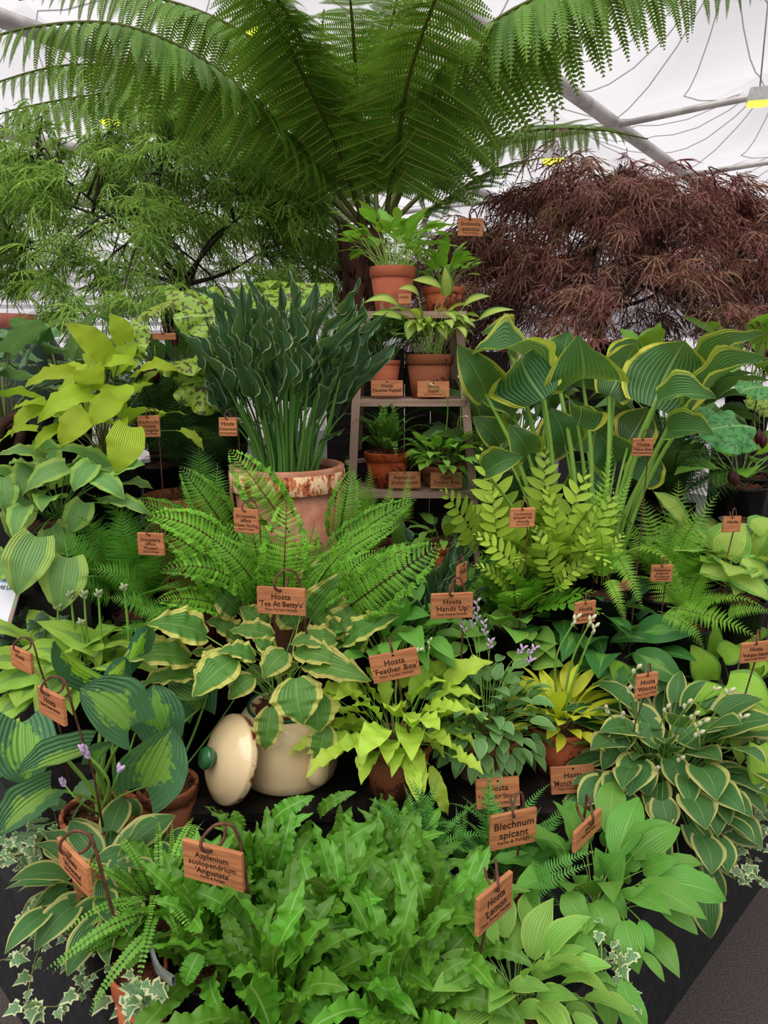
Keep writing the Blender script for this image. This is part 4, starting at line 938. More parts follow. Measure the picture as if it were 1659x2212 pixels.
for (x, y) in ((300, 790), (335, 792), (322, 785), (395, 806), (410, 815), (570, 700), (500, 712), (376, 712)):
    c = P(x, y, 2.16); s_ = ob('flower_stem', mesh('flower_stem', *tube([c+Vector((0, .03, .05)), c+Vector((0, .01, .06)), c], .0015, 5), 'brownstalk'), T, Matrix.Identity(4)); ob('flower', BUD['darkred'], s_, frame(c, c-Vector((0, 0, .05)), (0, 1, 0), .024, .024))
rt = P(1610, 1010, 2.35); T = thing('mottled_mayapple', 'mayapple with mottled green leaf and dark red flowers at the right edge', 'mayapple', (rt.x, rt.y, support_z(rt))); nursery(T, rt, .1)
for (x, y, w_, Y, f, ro, me_) in ((1575, 920, 150, 1.95, .5, .25, PODOG), (1640, 835, 100, 2.2, .35, .1, PODOG), (1655, 870, 90, 2.3, .4, .3, PODO)):
    c = P(x, y, Y); n = facing(c, f, ro); sz = w_*mpp(y, Y); ob('leaf', me_, T, frame(c, c+Vector((1, .3, 0))*sz, n, sz, sz)); stalk(T, rt, c, 'thin', 'brownstalk', 0)
for (x, y) in ((1640, 925), (1650, 935), (1590, 1018), (1582, 1012), (1630, 950)):
    c = P(x, y, 2.05); s_ = ob('flower_stem', mesh('flower_stem', *tube([c+Vector((0, .03, .04)), c+Vector((0, .01, .05)), c], .0015, 5), 'brownstalk'), T, Matrix.Identity(4)); ob('flower', BUD['darkred'], s_, frame(c, c-Vector((0, 0, .045)), (0, 1, 0), .022, .022))
# ------------------------------------------------------------------ hostas of the middle and right
def hosta(x, y, Y, label, key, n, st, L, W, inc=(8, 72), droop=(20, 60), kind='mid', smat='stalk', pr=.08, heroes=(), **kw):
    rt = P(x, y, Y); T = thing('hosta_plant', label, 'hosta', (rt.x, rt.y, support_z(rt))); nursery(T, rt, pr)
    rosette(T, rt, int(n*1.5), key, st, L, W, inc, droop, kind, smat, **kw)
    for k, a in enumerate(heroes): hero(T, key, *a[:7], f=a[7], v=k, root=rt, kind=kind, mat=smat, sk=0)
    return T, rt
T, rt = hosta(930, 1400, 1.85, 'narrow dark twisted hosta behind the hands up name board', 'praying', 26, .12, .17, .04, inc=(3, 40), droop=(-5, 20), smat='darkstalk',
    heroes=[(905,1260,868,1130,34,1.9,1.88,.8),(955,1260,985,1140,30,1.9,1.88,.8),(890,1290,880,1180,30,1.88,1.86,.8),(975,1240,1020,1165,26,1.92,1.9,.8),(930,1320,905,1220,30,1.85,1.84,.8),(990,1330,1010,1210,26,1.85,1.84,.8)])
T, rt = hosta(850, 1440, 1.75, 'mid green glossy hosta between the cream bin hosta and the name board', 'plain', 22, .13, .12, .06, inc=(5, 60), droop=(20, 60),
    heroes=[(800,1300,770,1225,50,1.85,1.84,.8),(830,1300,865,1240,56,1.85,1.83,.7),(815,1350,905,1290,50,1.78,1.75,.5),(840,1380,920,1375,44,1.72,1.66,.5),(805,1400,850,1440,44,1.66,1.6,.6),(860,1340,930,1330,44,1.78,1.72,.5),(810,1270,790,1210,44,1.88,1.88,.8),(840,1420,800,1450,40,1.62,1.58,.6),(780,1300,745,1260,44,1.9,1.9,.8)])
T, rt = hosta(1085, 1400, 1.95, 'round leaved lime edged hosta behind the mossy pot', 'limehosta' if False else 'lime', 26, .12, .095, .075, inc=(5, 70), droop=(20, 55),
    heroes=[(1080,1370,1100,1305,60,1.9,1.9,.7),(1110,1390,1130,1330,52,1.88,1.88,.7),(1050,1400,1010,1360,50,1.88,1.86,.5),(1140,1420,1205,1390,54,1.84,1.8,.5),(1150,1440,1220,1440,50,1.82,1.78,.4)])
T, rt = hosta(1310, 1470, 1.95, 'deep green glossy hosta with lighter centres right of the crate pots', 'justine', 24, .17, .17, .085, inc=(8, 65), droop=(25, 65), smat='darkstalk', pr=.1,
    heroes=[(1370,1370,1512,1365,76,1.85,1.78,.55),(1370,1410,1480,1482,70,1.78,1.7,.55),(1320,1385,1420,1392,40,1.84,1.8,.4),(1310,1330,1365,1300,60,1.95,1.92,.5),(1170,1330,1185,1285,70,1.98,1.96,.7),(1210,1310,1225,1280,70,2.0,1.98,.7),(1300,1310,1390,1290,50,1.98,1.94,.5),(1330,1430,1315,1500,60,1.74,1.7,.7),(1240,1330,1300,1250,54,2.0,2.0,.6),(1220,1400,1310,1400,50,1.86,1.84,.4),(1230,1440,1320,1430,54,1.84,1.8,.5),(1330,1300,1420,1255,50,2.0,2.0,.5)])
T, rt = hosta(1580, 1540, 1.85, 'lime hosta with dark green streaked edges at the right edge', 'volcano', 22, .16, .15, .09, inc=(10, 70), droop=(20, 60), smat='brownstalk', pr=.1,
    heroes=[(1530,1470,1492,1390,66,1.8,1.8,.8),(1480,1440,1460,1390,54,1.86,1.86,.8),(1480,1510,1570,1490,52,1.7,1.68,.5),(1570,1480,1665,1530,110,1.68,1.62,.6),(1600,1530,1665,1590,70,1.6,1.56,.6),(1530,1420,1545,1340,50,1.9,1.9,.8),(1620,1440,1665,1440,60,1.8,1.78,.6),(1350,1480,1310,1420,60,1.76,1.72,.7),(1640,1610,1655,1740,60,1.5,1.46,.7),(1560,1420,1600,1400,60,1.84,1.84,.7),(1520,1640,1560,1620,40,1.66,1.66,.6),(1545,1590,1600,1580,50,1.64,1.62,.6)])
flower_stem(T, P(1530, 1660, 1.6), P(1605, 1550, 1.5), 'bud', 2, .0024, .02); flower_stem(T, P(1500, 1640, 1.6), P(1575, 1495, 1.5), 'bud', 2, .0024, .02); flower_stem(T, P(1480, 1580, 1.6), P(1545, 1490, 1.55), 'bud', 2, .0022, .016)
T, rt = hosta(1590, 1270, 2.0, 'pale yellow hosta with green rims below the small basin', 'pale', 16, .12, .15, .10, inc=(10, 70), droop=(20, 55), pr=.1,
    heroes=[(1560,1200,1610,1130,100,1.95,1.95,.9),(1515,1225,1600,1260,56,1.88,1.84,.5),(1600,1215,1670,1250,60,1.88,1.86,.5),(1475,1120,1412,1062,46,1.95,1.92,.6),(1580,1240,1665,1300,60,1.84,1.8,.5),(1630,1150,1665,1120,60,2.0,2.0,.7),(1480,1140,1440,1085,40,1.98,1.96,.6)])
T, rt = hosta(1620, 830, 2.7, 'blurred bright green hosta behind the yellow edged hosta at right', 'bright', 16, .14, .16, .11, inc=(5, 65), droop=(20, 60), pr=.1)
T, rt = hosta(1600, 1030, 2.25, 'lime hosta low behind the mottled mayapple', 'bright', 14, .12, .14, .1, inc=(20, 75), droop=(20, 50), pr=.1)
T, rt = hosta(1440, 960, 2.5, 'dark hosta filling behind the yellow edged hosta', 'dark', 24, .2, .18, .1, inc=(5, 65), droop=(20, 60), pr=.1, smat='darkstalk')
T, rt = hosta(1390, 790, 2.75, 'pale lime hosta glimpsed under the purple maple', 'bright', 5, .06, .12, .1, inc=(5, 40), droop=(10, 40), pr=.1)
# ------------------------------------------------------------------ cream edged hostas, front right and front left
rt = P(1430, 1690, 1.62); T = thing('hosta_plant', 'dome of small heart leaves edged cream at lower right with pale buds', 'hosta', (rt.x, rt.y, .42)); nursery(T, rt, .1)
rosette(T, rt, 120, 'winsome', .185, .1, .078, inc=(2, 92), droop=(25, 62), kind='thin', smat='darkstalk', rootr=.05)
for k, a in enumerate([(1520,1905,1535,2028,72,1.36,1.32,.9),(1470,1880,1490,1962,62,1.38,1.34,.9),(1530,1870,1560,1950,42,1.42,1.4,.9),(1490,1780,1545,1860,60,1.44,1.4,.8),(1560,1780,1640,1830,62,1.5,1.46,.7),(1430,1730,1440,1800,66,1.42,1.38,.85),(1520,1680,1590,1750,60,1.54,1.48,.7),(1570,1680,1645,1745,54,1.56,1.5,.6),
        (1330,1600,1300,1665,48,1.58,1.54,.8),(1350,1560,1345,1630,60,1.58,1.54,.8),(1310,1690,1340,1740,50,1.5,1.46,.8),(1350,1720,1370,1800,60,1.46,1.42,.85),(1400,1560,1420,1620,64,1.56,1.52,.8),(1465,1560,1510,1620,60,1.58,1.54,.8),(1380,1650,1400,1720,64,1.5,1.46,.8),(1450,1640,1480,1710,60,1.52,1.47,.8),(1540,1830,1590,1900,50,1.46,1.42,.8),(1330,1810,1360,1860,50,1.44,1.4,.8),(1410,1800,1450,1870,60,1.42,1.38,.8)]):
    hero(T, 'winsome', *a[:7], f=a[7], v=k)
    stalk(T, rt, P(a[0], a[1], a[5]), 'thin', 'darkstalk', 1)
for (tx, ty, mx, my) in ((1310, 1532, 1360, 1600), (1345, 1545, 1370, 1600), (1440, 1530, 1420, 1600), (1500, 1545, 1450, 1610), (1485, 1520, 1440, 1600), (1510, 1585, 1450, 1640), (1520, 1560, 1450, 1620), (1375, 1445, 1340, 1530), (1360, 1490, 1380, 1560), (1470, 1640, 1440, 1680), (1420, 1660, 1430, 1680)):
    flower_stem(T, rt, P(tx, ty, 1.46), 'bud', 2, .002, .02, mid=P(mx, my, 1.54), spread=.25)
rt = P(230, 1930, 1.2); T = thing('hosta_plant', 'cream edged small hosta spilling over the plinth at lower left', 'hosta', (rt.x, rt.y, .42)); nursery(T, rt, .07)
rosette(T, rt, 26, 'winsome', .1, .1, .06, inc=(10, 75), droop=(25, 60), kind='thin', smat='darkstalk', rootr=.03)
for k, a in enumerate([(150,1880,75,1912,50,1.22,1.18,.7),(145,1920,70,1965,46,1.2,1.15,.7),(165,1945,88,1998,56,1.16,1.12,.7),(90,1970,45,2015,40,1.16,1.12,.6),(210,1955,130,2020,62,1.14,1.1,.7),(225,1905,225,1975,56,1.16,1.13,.8),(255,1860,260,1930,56,1.2,1.17,.8),(230,1830,205,1870,50,1.24,1.22,.7),(330,1800,350,1760,56,1.34,1.34,.9),(320,1850,360,1765,60,1.3,1.3,.9),(240,1810,225,1745,48,1.34,1.34,.9),
        (265,1840,200,1860,42,1.22,1.2,.7),(290,1900,270,1945,44,1.18,1.16,.8),(200,2000,145,2110,66,1.08,1.02,.8),(170,1790,140,1830,50,1.3,1.27,.7),(290,1760,280,1720,40,1.38,1.38,.9),(340,1830,365,1860,40,1.24,1.22,.7)]):
    hero(T, 'winsome', *a[:7], f=a[7], v=k); stalk(T, rt, P(a[0], a[1], a[5]), 'thin', 'darkstalk', 1)
rt = P(130, 1790, 1.4); T = thing('hosta_plant', 'small dark blue round leaved hosta tucked under the cupped hosta', 'hosta', (rt.x, rt.y, .42)); nursery(T, rt, .05)
rosette(T, rt, 14, 'bluegrey', .05, .05, .04, inc=(10, 80), droop=(20, 50), kind='thin', smat='darkstalk')
# plain green hosta lower right, lime hosta bottom
rt = P(1290, 1960, 1.25); T = thing('hosta_plant', 'plain mid green hosta hanging over the plinth edge at lower right', 'hosta', (rt.x, rt.y, .42)); nursery(T, rt, .08)
rosette(T, rt, 26, 'plain', .12, .12, .07, inc=(5, 65), droop=(20, 60), kind='thin')
for k, a in enumerate([(1310,1895,1285,1830,50,1.3,1.3,.8),(1330,1850,1405,1815,86,1.32,1.3,.8),(1310,1890,1350,1840,66,1.28,1.26,.7),(1390,1880,1468,1855,50,1.26,1.22,.7),(1280,1950,1330,2050,76,1.14,1.08,.7),(1310,1930,1355,1985,46,1.18,1.14,.6),(1340,1930,1450,1958,34,1.18,1.14,.5),(1350,1990,1380,2105,66,1.1,1.04,.8),(1220,1930,1270,2000,62,1.14,1.1,.7),(1340,1900,1350,1860,44,1.3,1.28,.8),(1260,2020,1270,2130,54,1.06,1.02,.8),(1300,2100,1320,2230,56,1.02,.98,.8),(1345,2120,1390,2260,60,1.0,.96,.8),(1250,1920,1270,1890,42,1.24,1.22,.6),(1310,1830,1330,1770,44,1.36,1.36,.9),(1385,1990,1410,2060,34,1.1,1.06,.5),(1390,2060,1436,2122,26,1.04,1.0,.5),(1190,1850,1165,1800,40,1.34,1.34,.8),(1270,1790,1300,1745,46,1.4,1.4,.9)]):
    hero(T, 'plain', *a[:7], f=a[7], v=k); stalk(T, rt, P(a[0], a[1], a[5]), 'thin', 'stalk', 1)
rt = P(1110, 2160, 1.03); T = thing('hosta_plant', 'lime edged low hosta at the bottom edge right of the strap ferns', 'hosta', (rt.x, rt.y, .42)); nursery(T, rt, .06)
rosette(T, rt, 60, 'lime', .09, .09, .045, inc=(10, 85), droop=(20, 55), kind='thin', rootr=.03)
for k, a in enumerate([(1020,2030,975,1985,34,1.12,1.1,.5),(1040,2050,1010,2010,40,1.1,1.08,.5),(1060,2040,1050,1995,40,1.12,1.12,.7),(1100,2130,1190,2140,40,1.0,.98,.5),(1060,2080,1030,2130,40,1.04,1.0,.7),(1120,2180,1200,2200,44,.98,.95,.6),(1020,2150,990,2200,44,1.0,.96,.7),(1150,2110,1240,2100,40,1.04,1.0,.5),(1160,2150,1250,2160,44,1.0,.97,.5)]):
    hero(T, 'lime', *a[:7], f=a[7], v=k); stalk(T, rt, P(a[0], a[1], a[5]), 'thin', 'palestalk', 1)
# ------------------------------------------------------------------ strap ferns, bottom centre
for (x, y, Y, n, lab) in ((450, 2070, 1.12, 46, 'crinkled strap leaved fern at bottom left of centre'), (740, 2080, 1.1, 56, 'crinkled strap leaved fern at bottom centre'), (560, 1975, 1.24, 46, 'crinkled strap leaved fern below the enamel lid'), (840, 1965, 1.26, 50, 'crinkled strap leaved fern below the brown pot'), (950, 2090, 1.08, 40, 'crinkled strap leaved fern left of the tilted name board'),
        (600, 2200, .98, 44, 'crinkled strap leaved fern cut by the bottom edge, left of centre'), (850, 2215, .97, 44, 'crinkled strap leaved fern cut by the bottom edge, right of centre')):
    rt = P(x, y, Y); T = thing('strap_fern', lab, 'fern', (rt.x, rt.y, .42), 'strap ferns along the front'); nursery(T, rt, .06)
    n = int(n*.8)
    for i in range(n):
        f = (i+.5)/n; a = i*2.39996+R.uniform(-.3, .3); d = Vector((math.cos(a), math.sin(a), 0)); ic = math.radians(6+70*f+R.uniform(-10, 10)); L = R.uniform(.13, .21)
        if d.y < -.2 and f > .5 and R.random() < .5: ic += math.radians(22)
        ch = (d*math.sin(ic)+Vector((0, 0, math.cos(ic)))).normalized(); A_ = rt+d*.025+ch*.02
        up = d*-math.cos(ic)+Vector((0, 0, math.sin(ic)))+Vector((-d.y, d.x, 0))*R.uniform(-.7, .7)
        place('leaf', LS['strap'][R.randrange(9)], A_, A_+ch*L, up, L*R.uniform(.19, .25), T)
    if x == 450:
        for a in ((330, 1880, 258, 1818, 46, 1.2, 1.18, .7), (390, 1960, 300, 1860, 50, 1.14, 1.12, .7), (430, 1990, 330, 1945, 42, 1.1, 1.06, .6), (520, 1990, 400, 1920, 50, 1.1, 1.1, .6), (340, 2010, 270, 2095, 40, 1.08, 1.04, .7), (430, 2060, 400, 2130, 44, 1.02, 1.0, .7)): hero(T, 'strap', *a[:7], f=a[7])
    if x == 740:
        for a in ((610, 2010, 545, 2130, 62, 1.05, 1.0, .8), (640, 1900, 820, 1770, 56, 1.26, 1.26, .8), (860, 1980, 720, 1915, 50, 1.16, 1.12, .6), (830, 2050, 870, 1985, 54, 1.12, 1.1, .8), (800, 2030, 905, 2110, 50, 1.06, 1.02, .6), (880, 1990, 905, 1900, 36, 1.2, 1.2, .9), (930, 1870, 830, 1870, 44, 1.26, 1.22, .6), (720, 2160, 660, 2230, 60, .98, .95, .8), (690, 1880, 760, 1740, 44, 1.34, 1.34, .9), (800, 1800, 812, 1720, 24, 1.4, 1.4, .9), (735, 1810, 735, 1735, 24, 1.4, 1.4, .9), (850, 1790, 840, 1715, 34, 1.42, 1.42, .9), (870, 1800, 875, 1740, 30, 1.4, 1.4, .9), (690, 1760, 770, 1710, 30, 1.4, 1.38, .7), (590, 1780, 680, 1720, 40, 1.38, 1.36, .7), (575, 1840, 595, 1760, 34, 1.36, 1.36, .9), (510, 1800, 505, 1750, 40, 1.38, 1.38, .8)): hero(T, 'strap', *a[:7], f=a[7])
# ------------------------------------------------------------------ other ferns
def fernplant(x, y, Y, label, key, n, L, inc=(15, 75), heroes=(), name='fern_plant', pr=.08, wide=1.0, **kw):
    rt = P(x, y, Y); T = thing(name, label, 'fern', (rt.x, rt.y, support_z(rt))); nursery(T, rt, pr)
    fern(T, rt, n, key, L, inc, wide=wide, **kw)
    for k, a in enumerate(heroes): hfrond(T, key, *a[:6], f=a[6], v=k, wide=a[7] if len(a) > 7 else wide)
    return T, rt
T, rt = fernplant(590, 1310, 1.98, 'crested bright green fern with frilled tips in front of the rust banded pot', 'crest', 34, .24, (10, 80), [
    (450,1190,288,1076,1.8,1.7,.5),(508,1180,385,1005,1.85,1.8,.75),(625,1150,492,968,1.85,1.82,.85),(510,1240,305,1118,1.78,1.7,.5),(612,1290,620,1076,1.78,1.74,.95,1.2),(690,1225,905,1075,1.85,1.82,.6,.7),(700,1240,870,1130,1.8,1.76,.6,.75),(730,1180,760,1010,1.9,1.9,.8),(560,1290,440,1150,1.78,1.72,.7),(540,1310,340,1240,1.76,1.66,.5),(660,1300,760,1170,1.8,1.76,.7),
    (500,1320,330,1300,1.74,1.66,.5),(570,1300,540,1110,1.8,1.76,.85),(720,1290,800,1180,1.82,1.8,.7),(690,1320,820,1250,1.78,1.74,.6),(640,1300,680,1130,1.82,1.8,.9),(480,1290,400,1190,1.8,1.76,.7),(450,1330,300,1370,1.72,1.64,.5)], wide=1.0)
for k in range(30):
    bx = R.uniform(450, 760); by = R.uniform(1270, 1340); dx = (bx-600)*R.uniform(.4, 1.1)+R.uniform(-70, 70); Yk = R.uniform(1.76, 1.9)
    hfrond(T, 'crest', bx, by, bx+dx, by-R.uniform(60, 190), Yk, Yk-R.uniform(.02, .08), f=R.uniform(.45, .95), wide=R.uniform(.75, 1.1))
fernplant(300, 1300, 1.8, 'mid green feathery fern left of the crested fern', 'dryo', 20, .26, (10, 75), [
    (240,1240,145,1075,1.78,1.76,.8),(280,1260,260,1095,1.78,1.76,.9),(220,1250,110,1150,1.76,1.7,.6),(320,1300,190,1230,1.74,1.66,.5),(360,1330,230,1290,1.7,1.62,.5),(300,1290,330,1150,1.8,1.8,.8),(250,1300,100,1270,1.72,1.64,.5),(400,1350,290,1330,1.7,1.64,.5),(330,1350,250,1370,1.66,1.6,.5)], wide=1.2)
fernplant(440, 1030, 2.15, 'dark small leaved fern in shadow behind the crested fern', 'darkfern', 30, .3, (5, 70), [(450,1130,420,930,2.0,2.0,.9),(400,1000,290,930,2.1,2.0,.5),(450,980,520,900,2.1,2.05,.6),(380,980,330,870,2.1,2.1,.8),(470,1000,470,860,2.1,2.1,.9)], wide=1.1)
T, r = potted('potted_fern', 'feathery fern in a wide terracotta pot behind the crested fern', 400, 1066, 88, 2.0, .80, 'terra_old', rimh=.2)
for k, a in enumerate([(440,1120,430,960,1.96,1.94,.9),(420,1160,400,1050,1.94,1.9,.9),(460,1150,470,1000,1.96,1.95,.9),(380,1140,340,1100,1.92,1.88,.7),(460,1180,500,1130,1.92,1.9,.7)]): hfrond(T, 'dryo', *a[:6], f=a[6], v=k, wide=1.3)
for a in ((750,1080,690,985,2.05,2.03,.7),(770,1110,755,995,2.0,2.0,.8),(800,1090,770,1010,2.1,2.1,.8)): pass
T, rt = fernplant(790, 1200, 2.1, 'light green fern fronds rising in front of the ladder foot', 'soft', 8, .2, (5, 60), [(790,1130,748,985,2.1,2.08,.8),(800,1130,798,1000,2.12,2.1,.9),(870,1130,885,1020,2.12,2.12,.9),(850,1140,840,1040,2.12,2.12,.9)], wide=.9)
# right side ferns
fernplant(1180, 1270, 1.95, 'yellow green broad leaflet fern right of the ladder foot', 'cyrt', 26, .25, (5, 75), [
    (1040,1200,950,1052,1.98,1.85,.6),(1110,1240,1040,960,2.0,2.0,.9),(1170,1180,1180,960,2.02,2.02,.95),(1080,1220,1060,1040,2.0,1.98,.9),(1180,1250,1270,1010,1.95,1.95,.9),(1240,1250,1330,1060,1.92,1.92,.8),(1130,1270,1020,1150,1.9,1.86,.6),(1200,1270,1150,1130,1.9,1.88,.8),(1240,1270,1280,1130,1.88,1.86,.8),(1280,1260,1350,1150,1.9,1.9,.7),(1100,1290,1020,1220,1.86,1.82,.5),(1200,1290,1290,1210,1.86,1.84,.5)], wide=1.0)
fernplant(1120, 1330, 1.9, 'green broad leaflet fern low behind the round leaved hosta', 'cyrtgreen', 20, .2, (20, 80), wide=1.05)
fernplant(1300, 1260, 1.9, 'soft yellow green fern with drooping tips beside the mossy dish', 'soft', 12, .26, (5, 70), [(1270,1210,1325,965,1.94,1.94,.9,.7),(1320,1180,1390,1320,1.86,1.78,.6,.8),(1310,1240,1350,1350,1.84,1.8,.6,.8),(1290,1200,1370,1020,1.95,1.95,.8,.6),(1260,1180,1300,1050,1.98,1.98,.8,.7)], wide=.8)
fernplant(1440, 1270, 1.98, 'bright lance shaped fern below the pale basin at right', 'soft', 14, .26, (10, 75), [(1430,1230,1555,1062,1.98,1.94,.8,1.0),(1400,1230,1350,1120,1.98,1.96,.8),(1470,1250,1540,1150,1.98,1.96,.8),(1440,1250,1440,1120,2.0,2.0,.9)], wide=1.1)
fernplant(1480, 1330, 1.86, 'arching lime fern over the right hand hostas', 'soft', 8, .2, (30, 80), [(1440,1310,1640,1380,1.84,1.72,.35,1.3),(1480,1310,1600,1300,1.88,1.8,.4,1.3),(1560,1330,1680,1330,1.8,1.74,.4,1.2),(1420,1320,1520,1410,1.8,1.74,.4,1.2)], wide=1.2)
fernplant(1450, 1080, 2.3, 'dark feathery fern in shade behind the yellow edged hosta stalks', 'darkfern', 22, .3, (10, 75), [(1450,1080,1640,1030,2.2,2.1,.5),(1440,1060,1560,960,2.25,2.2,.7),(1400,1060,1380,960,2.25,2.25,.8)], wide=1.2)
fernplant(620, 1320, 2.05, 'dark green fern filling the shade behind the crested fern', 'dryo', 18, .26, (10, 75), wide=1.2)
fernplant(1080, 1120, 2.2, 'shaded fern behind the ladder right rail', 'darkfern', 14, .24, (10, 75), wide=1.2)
# deer fern
fernplant(1090, 1900, 1.32, 'deer fern with comb like fronds below the crate at right', 'blech', 40, .17, (5, 80), [(1050,1880,1058,1655,1.36,1.36,.95),(1130,1870,1240,1718,1.36,1.36,.8),(1130,1930,1290,1838,1.22,1.18,.6),(1140,1970,1285,1865,1.18,1.14,.6),(1100,2000,1095,2095,1.12,1.06,.7),(1120,1990,1180,2100,1.12,1.06,.7),(1150,1990,1240,2110,1.1,1.05,.6),(1000,1880,985,1740,1.36,1.36,.9),(960,1850,890,1680,1.4,1.4,.8),(985,1870,1010,1730,1.38,1.38,.9),(960,1860,905,1690,1.4,1.42,.8),(1200,1860,1250,1800,1.3,1.28,.8)], wide=1.1)
fernplant(900, 1870, 1.34, 'small comb fern behind the strap ferns under the brown pot', 'blech', 14, .17, (5, 70), [(860,1870,790,1790,1.32,1.28,.6),(900,1850,900,1760,1.36,1.36,.9),(870,1880,920,1800,1.3,1.28,.7)], wide=1.2)
# maidenhair spleenwort
fernplant(345, 1960, 1.14, 'maidenhair spleenwort with round leaflets at lower left', 'tricho', 26, .15, (50, 90), [(330,1960,92,2100,1.1,1.0,.5),(340,1980,150,2080,1.1,1.02,.5),(350,1990,190,2200,1.06,.96,.5),(330,1940,250,1790,1.16,1.16,.7),(345,1920,300,1800,1.18,1.2,.8),(370,1900,372,1770,1.22,1.24,.9),(330,1950,180,2010,1.12,1.06,.5),(340,1970,110,2110,1.1,1.0,.5),(300,1980,160,2060,1.1,1.03,.5),(320,1960,240,1870,1.16,1.14,.6)], wide=1.1)

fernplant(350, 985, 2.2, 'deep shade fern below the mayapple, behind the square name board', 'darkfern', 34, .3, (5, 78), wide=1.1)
hosta(360, 930, 2.5, 'dark hosta in deep shade behind the mayapple', 'dark', 24, .22, .17, .1, inc=(5, 70), droop=(15, 50), smat='darkstalk')
hosta(1100, 1010, 2.5, 'dark hosta in shade between ladder and yellow edged hosta', 'dark', 26, .22, .16, .1, inc=(5, 70), droop=(15, 50), smat='darkstalk')
hosta(1230, 1370, 1.98, 'mid green hosta in shade below the broad leaflet fern', 'justine', 18, .12, .14, .075, inc=(15, 80), droop=(20, 55), smat='darkstalk')
hosta(1030, 1330, 2.02, 'glossy green hosta in shade behind the Hands Up board', 'plain', 16, .1, .11, .06, inc=(10, 75), droop=(20, 55))
fernplant(200, 1230, 1.95, 'green fern tucked under the lime margined hosta', 'dryo', 22, .2, (15, 85), wide=1.2)
# ------------------------------------------------------------------ tree fern
TFB = P(790, 500, 3.1); T = thing('tree_fern', 'tree fern with shaggy brown trunk and great arching fronds over the display', 'tree fern', (TFB.x, TFB.y, 1.0))
pts = [Vector((TFB.x-.02, TFB.y, 1.0+(TFB.z-1.0)*i/10)) for i in range(11)]
V, Fc = tube(pts, [.085+.012*math.sin(i*2.1) for i in range(11)], 20); V = [tuple(Vector(v)+Vector((R.uniform(-.008, .008), R.uniform(-.008, .008), 0))) for v in V]
ob('trunk', mesh('trunk', V, Fc, 'trunk'), T, Matrix.Identity(4))
A = Acc()
for i in range(340):
    z = R.uniform(1.05, TFB.z+.02); a = R.random()*6.28; d = Vector((math.cos(a), math.sin(a), 0)); c = Vector((TFB.x-.02, TFB.y, z))+d*.08
    A.add(*tube([c, c+d*R.uniform(.012, .03)+Vector((0, 0, R.uniform(.02, .06)))], [.006, .001], 4))
o = ob('trunk_fibre', A.mesh('trunk_fibre', ['trunk']), T, Matrix.Identity(4)); o['kind'] = 'stuff'
tp = pinna_geo(22, .165, tooth=.9, lean=.42, droop=.22, seed=2); tp2 = pinna_geo(22, .165, tooth=.9, lean=.35, droop=.4, seed=5)
PIN = [mesh('pinna', g_[0], g_[1], ['treefern', 'pinnarib'], mi=[1]+[0]*(len(g_[1])-1)) for g_ in (tp, tp2)]
B0 = (790, 490, 3.1)
TF = [ # pixel points with distances, number of pairs, pinna length, as separate pinnae?
 ([B0, (650,320,2.95), (470,150,2.75), (270,56,2.6), (60,60,2.45), (-120,120,2.35)], 44, .29, True, .75),
 ([B0, (735,330,2.95), (660,170,2.75), (575,10,2.55), (500,-120,2.4), (420,-230,2.3)], 36, .27, True, .45),
 ([(830,490,3.05), (855,330,2.9), (882,170,2.7), (935,10,2.5), (990,-120,2.35), (1060,-220,2.2)], 36, .28, True, .45),
 ([(835,490,3.1), (905,320,3.0), (985,130,2.85), (1110,20,2.7), (1300,-45,2.6), (1520,-50,2.5), (1680,0,2.45)], 40, .36, True, .8),
 ([(840,490,3.1), (920,410,3.15), (1020,330,3.2), (1150,282,3.25), (1290,280,3.3), (1400,300,3.3)], 30, .25, False, .12),
 ([(765,495,3.1), (680,440,3.1), (585,380,3.1), (480,320,3.1), (380,300,3.05)], 26, .17, False, .5),
 ([(800,485,3.15), (775,250,3.0), (762,60,2.8), (745,-120,2.6)], 30, .24, False, .4),
 ([(815,485,3.2), (810,300,3.3), (830,120,3.3), (880,-60,3.2), (960,-160,3.1)], 34, .26, False, .5),
 ([(775,485,3.2), (640,330,3.4), (470,240,3.6), (280,200,3.7), (60,230,3.8), (-100,280,3.8)], 40, .33, False, .8),
 ([(790,485,3.2), (700,280,3.3), (590,120,3.3), (420,20,3.2), (220,-20,3.1), (40,0,3.0)], 40, .3, False, .7),
 ([(780,490,3.1), (600,330,3.2), (380,170,3.3), (150,140,3.3), (-80,200,3.3)], 40, .3, False, .75),
 ([(825,485,3.2), (900,330,3.4), (1010,200,3.6), (1150,110,3.7), (1330,60,3.7)], 36, .3, False, .7),
 ([(845,495,3.1), (950,440,3.2), (1060,370,3.35), (1170,340,3.5)], 24, .2, False, .2),
 ([(805,490,3.2), (760,380,3.4), (720,280,3.5), (690,150,3.5), (700,20,3.4)], 28, .22, False, .4),
 ([(790,488,3.1), (700,230,2.9), (640,60,2.6), (540,-60,2.4), (380,-130,2.2)], 36, .26, False, .5)]
